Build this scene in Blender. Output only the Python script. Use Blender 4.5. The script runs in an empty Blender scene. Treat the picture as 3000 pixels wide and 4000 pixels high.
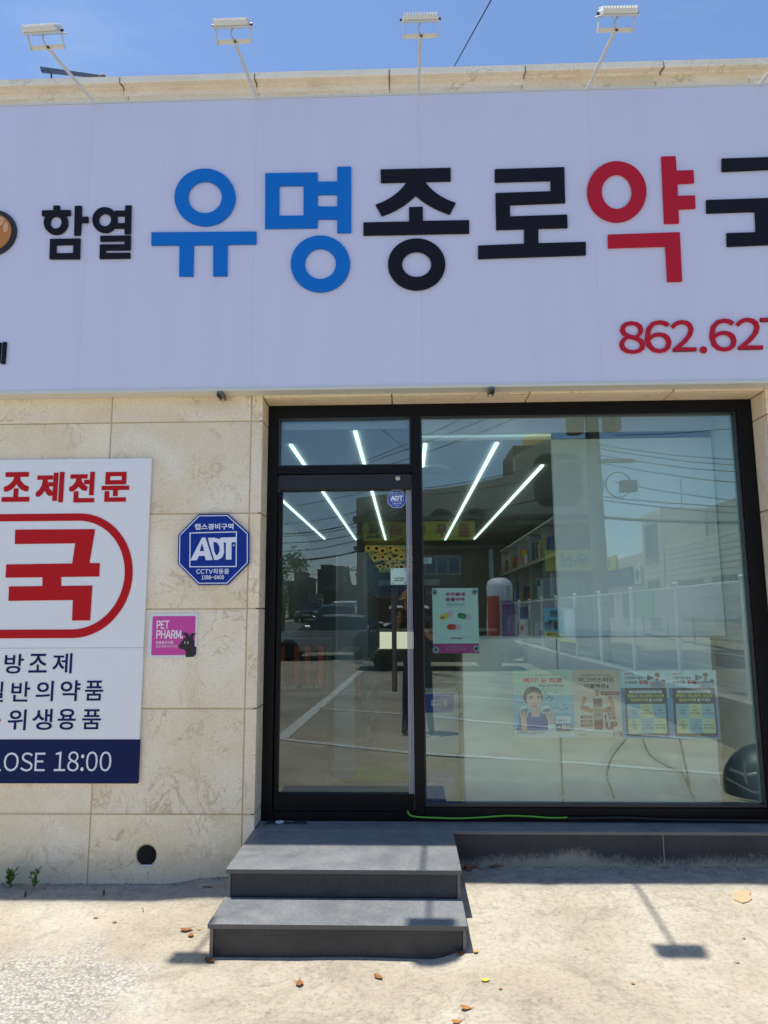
import bpy, math, random
from mathutils import Vector, Matrix, noise
from mathutils.geometry import tessellate_polygon
random.seed(7)
SC = bpy.context.scene
COL = SC.collection
R = math.radians

# ------------------------------------------------------------------ camera, light
FPX, PITCH, YAW, ROLL = 2720.57, 0.144167, 0.030524, -0.0053716
CAMD, CAMZ = 4.3, 1.55
_cp, _sp, _cy, _sy, _cr, _sr = (math.cos(PITCH), math.sin(PITCH), math.cos(YAW), math.sin(YAW), math.cos(ROLL), math.sin(ROLL))
FW = Vector((-_sy*_cp, _cy*_cp, _sp)); _rt = Vector((_cy, _sy, 0)); _up = _rt.cross(FW)
RT = _rt*_cr + _up*_sr; UP = -_rt*_sr + _up*_cr
cam = bpy.data.objects.new('camera', bpy.data.cameras.new('camera')); COL.objects.link(cam)
cam.matrix_world = Matrix(((RT.x, UP.x, -FW.x, 0), (RT.y, UP.y, -FW.y, -CAMD), (RT.z, UP.z, -FW.z, CAMZ), (0, 0, 0, 1)))
cam.data.sensor_fit = 'VERTICAL'; cam.data.sensor_height = 36; cam.data.lens = FPX/4000*36
cam.data.clip_start = .05; cam.data.clip_end = 1500
SC.camera = cam
SUNV = Vector((-1.07, .165, 4.75)).normalized()
w = bpy.data.worlds.new('World'); SC.world = w; w.use_nodes = True
nt = w.node_tree; nt.nodes.clear()
sky = nt.nodes.new('ShaderNodeTexSky'); sky.sky_type = 'NISHITA'; sky.sun_disc = False
sky.sun_elevation = math.asin(SUNV.z); sky.sun_rotation = math.atan2(SUNV.x, SUNV.y)
sky.air_density = 1.0; sky.dust_density = .25; sky.ozone_density = 4.5
bg = nt.nodes.new('ShaderNodeBackground'); bg.inputs[1].default_value = .094
tc = nt.nodes.new('ShaderNodeTexCoord'); mp = nt.nodes.new('ShaderNodeMapping'); mp.inputs['Scale'].default_value = (1.2, 2.6, 5.0)
mp.inputs['Rotation'].default_value = (0, .5, .4)
cn = nt.nodes.new('ShaderNodeTexNoise'); cn.inputs['Scale'].default_value = 2.2; cn.inputs['Detail'].default_value = 7; cn.inputs['Roughness'].default_value = .55
cr = nt.nodes.new('ShaderNodeValToRGB'); cr.color_ramp.elements[0].position = .55; cr.color_ramp.elements[1].position = .85
cr.color_ramp.elements[1].color = (.13, .13, .13, 1)
mx = nt.nodes.new('ShaderNodeMixRGB'); mx.inputs[2].default_value = (6.5, 6.9, 7.4, 1)
L = nt.links.new
L(tc.outputs['Generated'], mp.inputs[0]); L(mp.outputs[0], cn.inputs['Vector']); L(cn.outputs[0], cr.inputs[0]); L(cr.outputs[0], mx.inputs[0])
L(sky.outputs[0], mx.inputs[1]); L(mx.outputs[0], bg.inputs[0])
wo = nt.nodes.new('ShaderNodeOutputWorld'); L(bg.outputs[0], wo.inputs[0])
sl = bpy.data.lights.new('sun', 'SUN'); sl.energy = 2.75; sl.angle = R(.53); sl.color = (1, .95, .865)
so = bpy.data.objects.new('sun', sl); COL.objects.link(so); so.location = (-5, 1, 30)
so.rotation_euler = SUNV.to_track_quat('Z', 'Y').to_euler()
SC.view_settings.view_transform = 'Standard'; SC.view_settings.look = 'None'
SC.view_settings.gamma = 1; SC.view_settings.use_curve_mapping = False; SC.view_settings.exposure = 1.04
SC.render.engine = 'CYCLES'
SC.cycles.max_bounces = 8; SC.cycles.diffuse_bounces = 4; SC.cycles.glossy_bounces = 4; SC.cycles.transparent_max_bounces = 14
SC.cycles.caustics_reflective = False; SC.cycles.caustics_refractive = False; SC.cycles.sample_clamp_indirect = 6

# ------------------------------------------------------------------ measuring helpers (photo 3000x4000 pixel -> point on a real plane)
def ray(px, py):
    d = FW*FPX + RT*(px-1500) - UP*(py-2000); return d/d.y
def at(px, py, Y=0.):
    r = ray(px, py); t = CAMD+Y; return (r.x*t, CAMZ+r.z*t)
GLY = .22
def mir(px, py, t):                                     # a thing seen in the glass: its real place outdoors
    r = ray(px, py); return Vector((r.x*t, 2*GLY+CAMD-t, CAMZ+r.z*t))

# ------------------------------------------------------------------ materials
def lin(c):
    c = c/255.; return c/12.92 if c <= .04045 else ((c+.055)/1.055)**2.4
def rgb(*c):
    if len(c) == 1:
        h = c[0]; c = ((h >> 16) & 255, (h >> 8) & 255, h & 255)
    return (lin(c[0]), lin(c[1]), lin(c[2]), 1)
MATS = {}
def newmat(name):
    m = bpy.data.materials.new(name); m.use_nodes = True
    return m, m.node_tree, m.node_tree.nodes['Principled BSDF']
def node(nt, t, **k):
    n = nt.nodes.new(t)
    for a, b in k.items():
        if a.startswith('i_'):
            key = a[2:]; n.inputs[int(key) if key.isdigit() else key].default_value = b
        else: setattr(n, a, b)
    return n
def plain(h, rough=.6, metal=0, spec=.5, var=0., name=None):
    key = ('p', h, rough, metal, spec, var)
    if key in MATS: return MATS[key]
    m, nt, p = newmat(name or 'mat_%06x' % h)
    c = rgb(h)
    p.inputs['Base Color'].default_value = c; p.inputs['Roughness'].default_value = rough; p.inputs['Metallic'].default_value = metal
    p.inputs['Specular IOR Level'].default_value = spec
    if var:
        o = node(nt, 'ShaderNodeTexCoord'); n = node(nt, 'ShaderNodeTexNoise', i_Scale=6., i_Detail=6., i_Roughness=.65)
        L = nt.links.new; L(o.outputs['Object'], n.inputs['Vector'])
        mr = node(nt, 'ShaderNodeMapRange'); mr.inputs[1].default_value = .3; mr.inputs[2].default_value = .7
        mr.inputs[3].default_value = 1-var; mr.inputs[4].default_value = 1+var*.5; L(n.outputs[0], mr.inputs[0])
        mm = node(nt, 'ShaderNodeMixRGB', blend_type='MULTIPLY'); mm.inputs[0].default_value = 1; mm.inputs[1].default_value = c
        L(mr.outputs[0], mm.inputs[2]); L(mm.outputs[0], p.inputs['Base Color'])
        L(n.outputs[0], p.inputs['Roughness']) if False else None
    MATS[key] = m; return m
def emis(h, s):
    key = ('e', h, s)
    if key in MATS: return MATS[key]
    m, nt, p = newmat('light_%06x' % h)
    p.inputs['Emission Color'].default_value = rgb(h); p.inputs['Emission Strength'].default_value = s; p.inputs['Base Color'].default_value = (.8, .8, .8, 1)
    MATS[key] = m; return m
def ramp(nt, pts, interp='LINEAR'):
    n = nt.nodes.new('ShaderNodeValToRGB'); e = n.color_ramp.elements; n.color_ramp.interpolation = interp
    while len(e) < len(pts): e.new(.5)
    for k, (p, c) in enumerate(pts): e[k].position = p; e[k].color = c if len(c) == 4 else (*c, 1)
    return n
def g(v): return (v, v, v, 1)
def mul(nt, a, b, fac=1.):
    n = nt.nodes.new('ShaderNodeMixRGB'); n.blend_type = 'MULTIPLY'; n.inputs[0].default_value = fac
    nt.links.new(a, n.inputs[1]); nt.links.new(b, n.inputs[2]); return n.outputs[0]
def mixc(nt, f, a, b):
    n = nt.nodes.new('ShaderNodeMixRGB')
    for s, v in ((0, f), (1, a), (2, b)):
        if hasattr(v, 'is_output'): nt.links.new(v, n.inputs[s])
        else: n.inputs[s].default_value = v
    return n.outputs[0]
def bump(nt, p, h, strength=.3, dist=.01):
    b = node(nt, 'ShaderNodeBump'); b.inputs['Strength'].default_value = strength; b.inputs['Distance'].default_value = dist
    nt.links.new(h, b.inputs['Height']); nt.links.new(b.outputs[0], p.inputs['Normal'])

def stone_material(hs=1.):                                  # honed beige limestone with thin curly brown veins
    m, nt, p = newmat('beige_limestone'); L = nt.links.new
    o = node(nt, 'ShaderNodeTexCoord'); oi = node(nt, 'ShaderNodeObjectInfo')
    sc = node(nt, 'ShaderNodeVectorMath', operation='SCALE'); sc.inputs[3].default_value = 37.
    cb = node(nt, 'ShaderNodeCombineXYZ'); L(oi.outputs['Random'], cb.inputs[0]); L(oi.outputs['Random'], cb.inputs[2]); L(cb.outputs[0], sc.inputs[0])
    ad = node(nt, 'ShaderNodeVectorMath', operation='ADD'); L(o.outputs['Object'], ad.inputs[0]); L(sc.outputs[0], ad.inputs[1]); V = ad.outputs[0]
    big = node(nt, 'ShaderNodeTexNoise', i_Scale=2.2, i_Detail=5., i_Roughness=.6, i_Distortion=.6); L(V, big.inputs['Vector'])
    base = ramp(nt, [(.3, rgb(0xe9d1a4)), (.5, rgb(0xf3deb9)), (.7, rgb(0xf9eacd))]); L(big.outputs[0], base.inputs[0])
    vn = node(nt, 'ShaderNodeTexNoise', i_Scale=3.1, i_Detail=6., i_Roughness=.62, i_Distortion=1.6); L(V, vn.inputs['Vector'])
    vr = ramp(nt, [(.484, g(0)), (.4965, g(.8)), (.503, g(.8)), (.518, g(0))]); L(vn.outputs[0], vr.inputs[0])
    pm = node(nt, 'ShaderNodeTexNoise', i_Scale=2.6, i_Detail=2.); L(V, pm.inputs['Vector'])
    pr = ramp(nt, [(.43, g(0)), (.58, g(.7))]); L(pm.outputs[0], pr.inputs[0])
    c = mixc(nt, mul(nt, vr.outputs[0], pr.outputs[0]), base.outputs[0], rgb(0xb8935f))
    sp = node(nt, 'ShaderNodeTexNoise', i_Scale=9., i_Detail=5., i_Distortion=2.2); L(V, sp.inputs['Vector'])
    spr = ramp(nt, [(.58, g(0)), (.70, g(.35))]); L(sp.outputs[0], spr.inputs[0])
    c = mixc(nt, mul(nt, spr.outputs[0], pr.outputs[0]), c, rgb(0xac8d60))
    fn = node(nt, 'ShaderNodeTexNoise', i_Scale=75., i_Detail=4., i_Roughness=.7); L(V, fn.inputs['Vector'])
    fr = ramp(nt, [(.35, g(.90)), (.6, g(1.05))]); L(fn.outputs[0], fr.inputs[0])
    c = mul(nt, c, fr.outputs[0])
    vo = node(nt, 'ShaderNodeTexVoronoi', i_Scale=34.); L(V, vo.inputs['Vector'])
    vp = ramp(nt, [(.06, g(.72)), (.11, g(1))]); L(vo.outputs['Distance'], vp.inputs[0])
    c = mul(nt, c, vp.outputs[0], .55)
    tint = ramp(nt, [(0, (1.03, 1.0, .94, 1)), (.5, (1, 1, 1, 1)), (1, (.95, .955, .97, 1))]); L(oi.outputs['Random'], tint.inputs[0])
    c = mul(nt, c, tint.outputs[0])
    # soil splash close to the ground (wear that belongs to the wall)
    gm = node(nt, 'ShaderNodeNewGeometry'); sx = node(nt, 'ShaderNodeSeparateXYZ'); L(gm.outputs['Position'], sx.inputs[0])
    dn = node(nt, 'ShaderNodeMath', operation='MULTIPLY_ADD'); L(sp.outputs[0], dn.inputs[0]); dn.inputs[1].default_value = -.22; L(sx.outputs[2], dn.inputs[2])
    dr = ramp(nt, [(0, g(.80)), (.10, g(1))]); L(dn.outputs[0], dr.inputs[0]); c = mul(nt, c, dr.outputs[0])
    if hs != 1: hv = node(nt, 'ShaderNodeHueSaturation'); hv.inputs['Saturation'].default_value = hs; L(c, hv.inputs['Color']); c = hv.outputs[0]
    L(c, p.inputs['Base Color']); p.inputs['Roughness'].default_value = .55
    bump(nt, p, fn.outputs[0], .12, .002)
    return m
def concrete_material():                               # pale yard concrete: stains, cracks, pits, a worn patch with exposed gravel
    m, nt, p = newmat('yard_concrete'); L = nt.links.new
    gm = node(nt, 'ShaderNodeNewGeometry'); V = gm.outputs['Position']
    def N(s, d=6., r=.6, di=0.):
        n = node(nt, 'ShaderNodeTexNoise', i_Scale=s, i_Detail=d, i_Roughness=r, i_Distortion=di); L(V, n.inputs['Vector']); return n.outputs[0]
    a = ramp(nt, [(.30, rgb(0xa39987)), (.46, rgb(0xb2a894)), (.58, rgb(0xbcb3a1)), (.75, rgb(0xc4bcab))]); L(N(1.3, 8., .62, .5), a.inputs[0])
    b = ramp(nt, [(.33, g(.86)), (.5, g(.99)), (.64, g(1.03))]); L(N(5.5, 8., .68, 1.2), b.inputs[0])
    c = mul(nt, a.outputs[0], b.outputs[0])
    s = ramp(nt, [(.36, g(.70)), (.52, g(1.)), (.7, g(1.07))]); L(N(48., 6., .8), s.inputs[0]); c = mul(nt, c, s.outputs[0], .9)
    k = ramp(nt, [(.0, g(1)), (.30, g(1)), (.37, g(.70)), (.40, g(1))]); L(N(17., 7., .72, .4), k.inputs[0]); c = mul(nt, c, k.outputs[0], .8)
    kk = ramp(nt, [(.490, g(1)), (.4985, g(.55)), (.5015, g(.55)), (.51, g(1))]); L(N(.9, 9., .62, .9), kk.inputs[0]); c = mul(nt, c, kk.outputs[0], .35)
    st_ = ramp(nt, [(.56, g(1)), (.66, g(.86))]); L(N(2.3, 9., .7, 1.4), st_.inputs[0]); c = mul(nt, c, st_.outputs[0], 1.)
    # exposed gravel patch left of the steps
    sx = node(nt, 'ShaderNodeSeparateXYZ'); L(V, sx.inputs[0])
    def M(op, x, y):
        n = node(nt, 'ShaderNodeMath', operation=op)
        for i, v in ((0, x), (1, y)):
            if hasattr(v, 'is_output'): L(v, n.inputs[i])
            else: n.inputs[i].default_value = v
        return n.outputs[0]
    ex = M('MULTIPLY', M('ADD', sx.outputs[0], 1.62), 1.25); ey = M('MULTIPLY', M('ADD', sx.outputs[1], 1.22), 1.5)
    rr = M('SQRT', M('ADD', M('MULTIPLY', ex, ex), M('MULTIPLY', ey, ey)), 0.)
    rr = M('ADD', rr, M('MULTIPLY', N(3.2, 7., .7, .8), 1.9))
    mask = ramp(nt, [(.0, g(1)), (1.42, g(1)), (.999, g(0))]); mask.color_ramp.elements[0].position = .0
    mr = node(nt, 'ShaderNodeMapRange'); mr.inputs[1].default_value = 1.75; mr.inputs[2].default_value = 1.30; L(rr, mr.inputs[0])
    vo = node(nt, 'ShaderNodeTexVoronoi', i_Scale=85., i_Randomness=1.); L(V, vo.inputs['Vector'])
    vc = ramp(nt, [(0, rgb(0x8c8a88)), (.35, rgb(0xa9a7a2)), (.6, rgb(0xc3bfb6)), (1, rgb(0xd8d4c8))])
    sv = node(nt, 'ShaderNodeSeparateColor'); L(vo.outputs['Color'], sv.inputs[0]); L(sv.outputs[0], vc.inputs[0])
    ve = ramp(nt, [(.25, g(1)), (.75, g(.55))]); L(vo.outputs['Distance'], ve.inputs[0])
    grv = mul(nt, vc.outputs[0], ve.outputs[0])
    c = mixc(nt, M('MULTIPLY', mr.outputs[0], .62), c, grv)
    # greyer towards the wall
    dm = node(nt, 'ShaderNodeMapRange'); dm.inputs[1].default_value = -.34; dm.inputs[2].default_value = -.16
    L(M('ADD', sx.outputs[1], M('MULTIPLY', N(5., 5.), .10)), dm.inputs[0])
    dg = ramp(nt, [(.35, rgb(0x77746f)), (.6, rgb(0xa09c94))]); L(N(12., 7., .75), dg.inputs[0])
    c = mixc(nt, M('MULTIPLY', dm.outputs[0], .75), c, dg.outputs[0])
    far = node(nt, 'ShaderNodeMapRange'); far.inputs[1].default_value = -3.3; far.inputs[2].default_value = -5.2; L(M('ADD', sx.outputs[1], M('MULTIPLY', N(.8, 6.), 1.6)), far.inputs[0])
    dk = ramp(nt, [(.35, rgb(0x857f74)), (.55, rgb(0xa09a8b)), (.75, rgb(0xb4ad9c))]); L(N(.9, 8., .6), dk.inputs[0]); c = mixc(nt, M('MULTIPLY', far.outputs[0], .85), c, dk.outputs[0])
    ev = node(nt, 'ShaderNodeTexVoronoi', i_Scale=26.); L(V, ev.inputs['Vector'])
    er = ramp(nt, [(.05, g(.62)), (.1, g(1))]); L(ev.outputs['Distance'], er.inputs[0]); c = mul(nt, c, er.outputs[0], .5)
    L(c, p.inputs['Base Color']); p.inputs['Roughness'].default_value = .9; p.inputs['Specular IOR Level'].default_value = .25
    h = M('ADD', M('MULTIPLY', N(90., 4., .7), .5), M('ADD', M('MULTIPLY', N(14., 6.), .8), M('MULTIPLY', M('MULTIPLY', mr.outputs[0], ve.outputs[0]), .5)))
    bump(nt, p, h, .55, .008)
    return m
def granite_material(name, lo, hi, rough=.5):          # dark flamed granite
    m, nt, p = newmat(name); L = nt.links.new
    gm = node(nt, 'ShaderNodeNewGeometry'); V = gm.outputs['Position']
    def N(s, d=5., r=.6): 
        n = node(nt, 'ShaderNodeTexNoise', i_Scale=s, i_Detail=d, i_Roughness=r); L(V, n.inputs['Vector']); return n.outputs[0]
    a = ramp(nt, [(.35, rgb(lo)), (.65, rgb(hi))]); L(N(4., 7., .7), a.inputs[0])
    b = ramp(nt, [(.36, g(.78)), (.64, g(1.24))]); L(N(85., 4., .85), b.inputs[0]); c = mul(nt, a.outputs[0], b.outputs[0])
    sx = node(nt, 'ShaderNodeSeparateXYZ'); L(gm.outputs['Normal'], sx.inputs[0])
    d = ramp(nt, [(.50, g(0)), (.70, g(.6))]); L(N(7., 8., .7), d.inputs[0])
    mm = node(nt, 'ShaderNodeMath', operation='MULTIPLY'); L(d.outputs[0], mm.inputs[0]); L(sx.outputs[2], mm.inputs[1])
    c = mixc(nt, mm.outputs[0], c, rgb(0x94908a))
    L(c, p.inputs['Base Color']); p.inputs['Roughness'].default_value = rough
    bump(nt, p, N(200., 3.), .15, .002)
    return m
def kerb_material():                                   # dark granite with pale cement splashes along its foot
    m = granite_material('dark_granite_kerb', 0x2d2d31, 0x3c3c40); nt = m.node_tree; L = nt.links.new; p = nt.nodes['Principled BSDF']
    src = p.inputs['Base Color'].links[0].from_socket
    gm = node(nt, 'ShaderNodeNewGeometry'); sx = node(nt, 'ShaderNodeSeparateXYZ'); L(gm.outputs['Position'], sx.inputs[0])
    mp = node(nt, 'ShaderNodeMapping'); mp.inputs['Scale'].default_value = (62, 1, 34); L(gm.outputs['Position'], mp.inputs[0])
    n = node(nt, 'ShaderNodeTexNoise', i_Scale=1., i_Detail=9., i_Roughness=.85, i_Distortion=.6); L(mp.outputs[0], n.inputs['Vector'])
    n2 = node(nt, 'ShaderNodeTexNoise', i_Scale=1.7, i_Detail=4.); L(gm.outputs['Position'], n2.inputs['Vector'])
    a = node(nt, 'ShaderNodeMath', operation='MULTIPLY_ADD'); L(n.outputs[0], a.inputs[0]); a.inputs[1].default_value = -.20; L(sx.outputs[2], a.inputs[2])
    b = node(nt, 'ShaderNodeMath', operation='MULTIPLY_ADD'); L(n2.outputs[0], b.inputs[0]); b.inputs[1].default_value = -.20; L(a.outputs[0], b.inputs[2])
    r = node(nt, 'ShaderNodeMapRange'); r.inputs[1].default_value = -.045; r.inputs[2].default_value = -.10; r.inputs[4].default_value = .95; L(b.outputs[0], r.inputs[0])
    L(mixc(nt, r.outputs[0], src, rgb(0xa59c8a)), p.inputs['Base Color'])
    return m
def glass_material(name, tint, k, r0, rc=(.98, 1, .99)):
    m = bpy.data.materials.new(name); m.use_nodes = True; nt = m.node_tree; nt.nodes.clear(); L = nt.links.new
    t = node(nt, 'ShaderNodeBsdfTransparent'); t.inputs[0].default_value = (*tint, 1)
    gl = node(nt, 'ShaderNodeBsdfGlossy'); gl.inputs['Roughness'].default_value = 0; gl.inputs['Color'].default_value = (*rc, 1)
    lw = node(nt, 'ShaderNodeFresnel'); lw.inputs[0].default_value = 1.5
    mr = node(nt, 'ShaderNodeMath', operation='MULTIPLY_ADD'); mr.inputs[1].default_value = k; mr.inputs[2].default_value = r0; mr.use_clamp = True
    L(lw.outputs[0], mr.inputs[0]); mx = node(nt, 'ShaderNodeMixShader'); L(mr.outputs[0], mx.inputs[0]); L(t.outputs[0], mx.inputs[1]); L(gl.outputs[0], mx.inputs[2])
    # faint waviness of tempered float glass
    gm = node(nt, 'ShaderNodeNewGeometry'); n = node(nt, 'ShaderNodeTexNoise', i_Scale=2.4, i_Detail=1.); L(gm.outputs['Position'], n.inputs['Vector'])
    b = node(nt, 'ShaderNodeBump'); b.inputs['Strength'].default_value = .3; b.inputs['Distance'].default_value = .0008; L(n.outputs[0], b.inputs['Height']); L(b.outputs[0], gl.inputs['Normal'])
    o = node(nt, 'ShaderNodeOutputMaterial'); L(mx.outputs[0], o.inputs[0]); return m
def sign_material():
    m, nt, p = newmat('sign_vinyl'); L = nt.links.new
    gm = node(nt, 'ShaderNodeNewGeometry'); V = gm.outputs['Position']
    mp = node(nt, 'ShaderNodeMapping'); mp.inputs['Scale'].default_value = (3.2, 1, .35); L(V, mp.inputs[0])
    n = node(nt, 'ShaderNodeTexNoise', i_Scale=2.0, i_Detail=6., i_Roughness=.6); L(mp.outputs[0], n.inputs['Vector'])
    r = ramp(nt, [(.3, g(.975)), (.6, g(1.01))]); L(n.outputs[0], r.inputs[0])
    mp2 = node(nt, 'ShaderNodeMapping'); mp2.inputs['Scale'].default_value = (60, 1, .8); L(V, mp2.inputs[0])
    n2 = node(nt, 'ShaderNodeTexNoise', i_Scale=1.0, i_Detail=3.); L(mp2.outputs[0], n2.inputs['Vector'])
    r2 = ramp(nt, [(.26, g(.92)), (.34, g(1))]); L(n2.outputs[0], r2.inputs[0])
    cc = node(nt, 'ShaderNodeRGB'); cc.outputs[0].default_value = (.69, .675, .83, 1)
    L(mul(nt, mul(nt, cc.outputs[0], r.outputs[0]), r2.outputs[0], .6), p.inputs['Base Color']); p.inputs['Roughness'].default_value = .3; p.inputs['Specular IOR Level'].default_value = .35
    return m
STONE = stone_material(.84); STONEC = stone_material(.55); CONC = concrete_material(); GRAN = granite_material('dark_granite', 0x686b6e, 0x7f8284); KERB = kerb_material()  # STONEC: the same stone greyed, skylight on the cornice put into its colour
RISER = granite_material('dark_granite_riser', 0x2c2c30, 0x3a3a3e, .45)
EDGE = plain(0x7d756e, .8, var=.12); MORTAR = plain(0xcdb894, .95, var=.12)
BLACK = plain(0x0b0a0d, .45, 0, .22, var=.12); ALU = plain(0xc4c5cc, .3, .8); WHITEM = plain(0xdad9d2, .4); SIGNM = sign_material()

# ------------------------------------------------------------------ mesh helpers
class MB:
    def __init__(s): s.v = []; s.f = []; s.m = []; s.sm = []; s.mats = []
    def _m(s, mat):
        if mat is None: return 0
        if mat not in s.mats: s.mats.append(mat)
        return s.mats.index(mat)
    def add(s, vs, fs, mat=None, smooth=False):
        o = len(s.v); s.v += [tuple(v) for v in vs]; k = s._m(mat)
        for f in fs: s.f.append(tuple(i+o for i in f)); s.m.append(k); s.sm.append(smooth)
        return s
    def box(s, x0, x1, y0, y1, z0, z1, mat=None, bev=0., M=None):
        if x1 < x0: x0, x1 = x1, x0
        if y1 < y0: y0, y1 = y1, y0
        if z1 < z0: z0, z1 = z1, z0
        if bev <= 0:
            vs = [(x, y, z) for x in (x0, x1) for y in (y0, y1) for z in (z0, z1)]
            fs = [(0, 1, 3, 2), (4, 6, 7, 5), (0, 4, 5, 1), (2, 3, 7, 6), (0, 2, 6, 4), (1, 5, 7, 3)]
        else:
            b = min(bev, (x1-x0)*.45, (y1-y0)*.45, (z1-z0)*.45); vs = []; idx = {}
            for i, x in enumerate((x0, x1)):
                for j, y in enumerate((y0, y1)):
                    for k, z in enumerate((z0, z1)):
                        sx, sy, sz = (1-2*i)*b, (1-2*j)*b, (1-2*k)*b
                        idx[i, j, k] = len(vs); vs += [(x, y+sy, z+sz), (x+sx, y, z+sz), (x+sx, y+sy, z)]
            fs = []
            for i in (0, 1):
                q = [idx[i, 0, 0], idx[i, 1, 0], idx[i, 1, 1], idx[i, 0, 1]]; fs.append(q if i else q[::-1])
                q = [idx[0, i, 0]+1, idx[1, i, 0]+1, idx[1, i, 1]+1, idx[0, i, 1]+1]; fs.append(q[::-1] if i else q)
                q = [idx[0, 0, i]+2, idx[1, 0, i]+2, idx[1, 1, i]+2, idx[0, 1, i]+2]; fs.append(q if i else q[::-1])
            for a in (0, 1):
                for c in (0, 1):
                    fs.append([idx[a, c, 0], idx[a, c, 1], idx[a, c, 1]+1, idx[a, c, 0]+1])
                    fs.append([idx[a, 0, c], idx[a, 1, c], idx[a, 1, c]+2, idx[a, 0, c]+2])
                    fs.append([idx[0, a, c]+1, idx[1, a, c]+1, idx[1, a, c]+2, idx[0, a, c]+2])
            for t in idx.values(): fs.append([t, t+1, t+2])
        if M is not None: vs = [M @ Vector(v) for v in vs]
        return s.add(vs, fs, mat)
    def prism(s, loops, y0, y1, mat=None):              # loops: outer + holes as (X, Z); front at y0, back at y1
        if not isinstance(loops[0][0], (tuple, list)): loops = [loops]
        L3 = [[Vector((p[0], p[1], 0)) for p in l] for l in loops]
        tris = tessellate_polygon(L3); flat = [p for l in loops for p in l]; n = len(flat)
        vs = [(p[0], y0, p[1]) for p in flat] + [(p[0], y1, p[1]) for p in flat]; fs = [tuple(t) for t in tris]
        fs += [tuple(i+n for i in t[::-1]) for t in tris]; o = 0
        for l in loops:
            k = len(l)
            for i in range(k): fs.append((o+i, o+(i+1) % k, o+(i+1) % k+n, o+i+n))
            o += k
        return s.add(vs, fs, mat)
    def tube(s, pts, r, mat=None, n=8, caps=True):
        pts = [Vector(p) for p in pts]; rs = r if isinstance(r, (list, tuple)) else [r]*len(pts); vs = []; fs = []
        up = Vector((0, 0, 1)); d0 = (pts[1]-pts[0]).normalized()
        if abs(d0.z) > .95: up = Vector((1, 0, 0))
        for i, p in enumerate(pts):
            d = (pts[min(i+1, len(pts)-1)]-pts[max(i-1, 0)]).normalized()
            a = d.cross(up).normalized(); b = d.cross(a)
            for k in range(n):
                t = 2*math.pi*k/n; vs.append(p+a*(math.cos(t)*rs[i])+b*(math.sin(t)*rs[i]))
        for i in range(len(pts)-1):
            for k in range(n): fs.append((i*n+k, i*n+(k+1) % n, (i+1)*n+(k+1) % n, (i+1)*n+k))
        s.add(vs, fs, mat, True)
        if caps: s.add(vs[:n], [tuple(range(n))], mat); s.add(vs[-n:], [tuple(range(n))[::-1]], mat)
        return s
    def lathe(s, prof, c=(0, 0, 0), mat=None, n=24, M=None):   # prof: (r, z)
        vs = []; fs = []
        for r, z in prof:
            for k in range(n):
                t = 2*math.pi*k/n; v = Vector((c[0]+r*math.cos(t), c[1]+r*math.sin(t), c[2]+z)); vs.append(M @ v if M else v)
        for i in range(len(prof)-1):
            for k in range(n): fs.append((i*n+k, i*n+(k+1) % n, (i+1)*n+(k+1) % n, (i+1)*n+k))
        s.add(vs, fs, mat, True)
        for i in (0, len(prof)-1):
            if prof[i][0] > 1e-4: s.add(vs[i*n:(i+1)*n], [tuple(range(n))], mat)
        return s
    def ball(s, c, r, mat=None, n=12, m=8):
        rx, ry, rz = r if isinstance(r, (tuple, list)) else (r, r, r); vs = []; fs = []
        for i in range(m+1):
            a = math.pi*i/m
            for k in range(n):
                t = 2*math.pi*k/n; vs.append((c[0]+rx*math.sin(a)*math.cos(t), c[1]+ry*math.sin(a)*math.sin(t), c[2]+rz*math.cos(a)))
        for i in range(m):
            for k in range(n): fs.append((i*n+k, i*n+(k+1) % n, (i+1)*n+(k+1) % n, (i+1)*n+k))
        return s.add(vs, fs, mat, True)
    def build(s, name, mat=None, parent=None, kind=None, loc=None):
        me = bpy.data.meshes.new(name); off = Vector(loc) if loc else Vector((0, 0, 0))
        me.from_pydata([tuple(Vector(v)-off) for v in s.v], [], s.f)
        ms = s.mats or ([mat] if mat else [])
        for q in ms: me.materials.append(q)
        me.polygons.foreach_set('material_index', s.m if s.mats else [0]*len(s.f)); me.polygons.foreach_set('use_smooth', s.sm)
        me.update(); o = bpy.data.objects.new(name, me); COL.objects.link(o); o.location = off
        if parent is not None:
            o.parent = parent; o.location = off - Vector(parent.get('_o', (0, 0, 0)))
        if kind: o['kind'] = kind
        return o
def thing(name, label, cat, loc=(0, 0, 0), group=None, rz=0):
    o = bpy.data.objects.new(name, None); COL.objects.link(o); o.location = loc; o.rotation_euler.z = rz; o.empty_display_size = .05
    o['label'] = label; o['category'] = cat
    if group: o['group'] = group
    return o
def tag(o, label, cat, group=None):
    o['label'] = label; o['category'] = cat
    if group: o['group'] = group
    return o
def part(mb, name, mat, root):
    """vertices given in world space; the part is stored relative to its thing"""
    p = Vector((0, 0, 0)); q = root
    while q is not None: p += q.location; q = q.parent
    c = Vector((0, 0, 0))
    for v in mb.v: c += Vector(v)
    c /= max(1, len(mb.v))
    me_off = c; me = bpy.data.meshes.new(name); me.from_pydata([tuple(Vector(v)-c) for v in mb.v], [], mb.f)
    for m_ in (mb.mats or [mat]): me.materials.append(m_)
    me.polygons.foreach_set('material_index', mb.m if mb.mats else [0]*len(mb.f)); me.polygons.foreach_set('use_smooth', mb.sm); me.update()
    o = bpy.data.objects.new(name, me); COL.objects.link(o); o.parent = root; o.location = c-p
    return o
def copy_tree(o, parent=None):
    c = o.copy(); COL.objects.link(c); c.parent = parent
    for ch in [x for x in list(o.children)]: copy_tree(ch, c)
    return c
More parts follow.
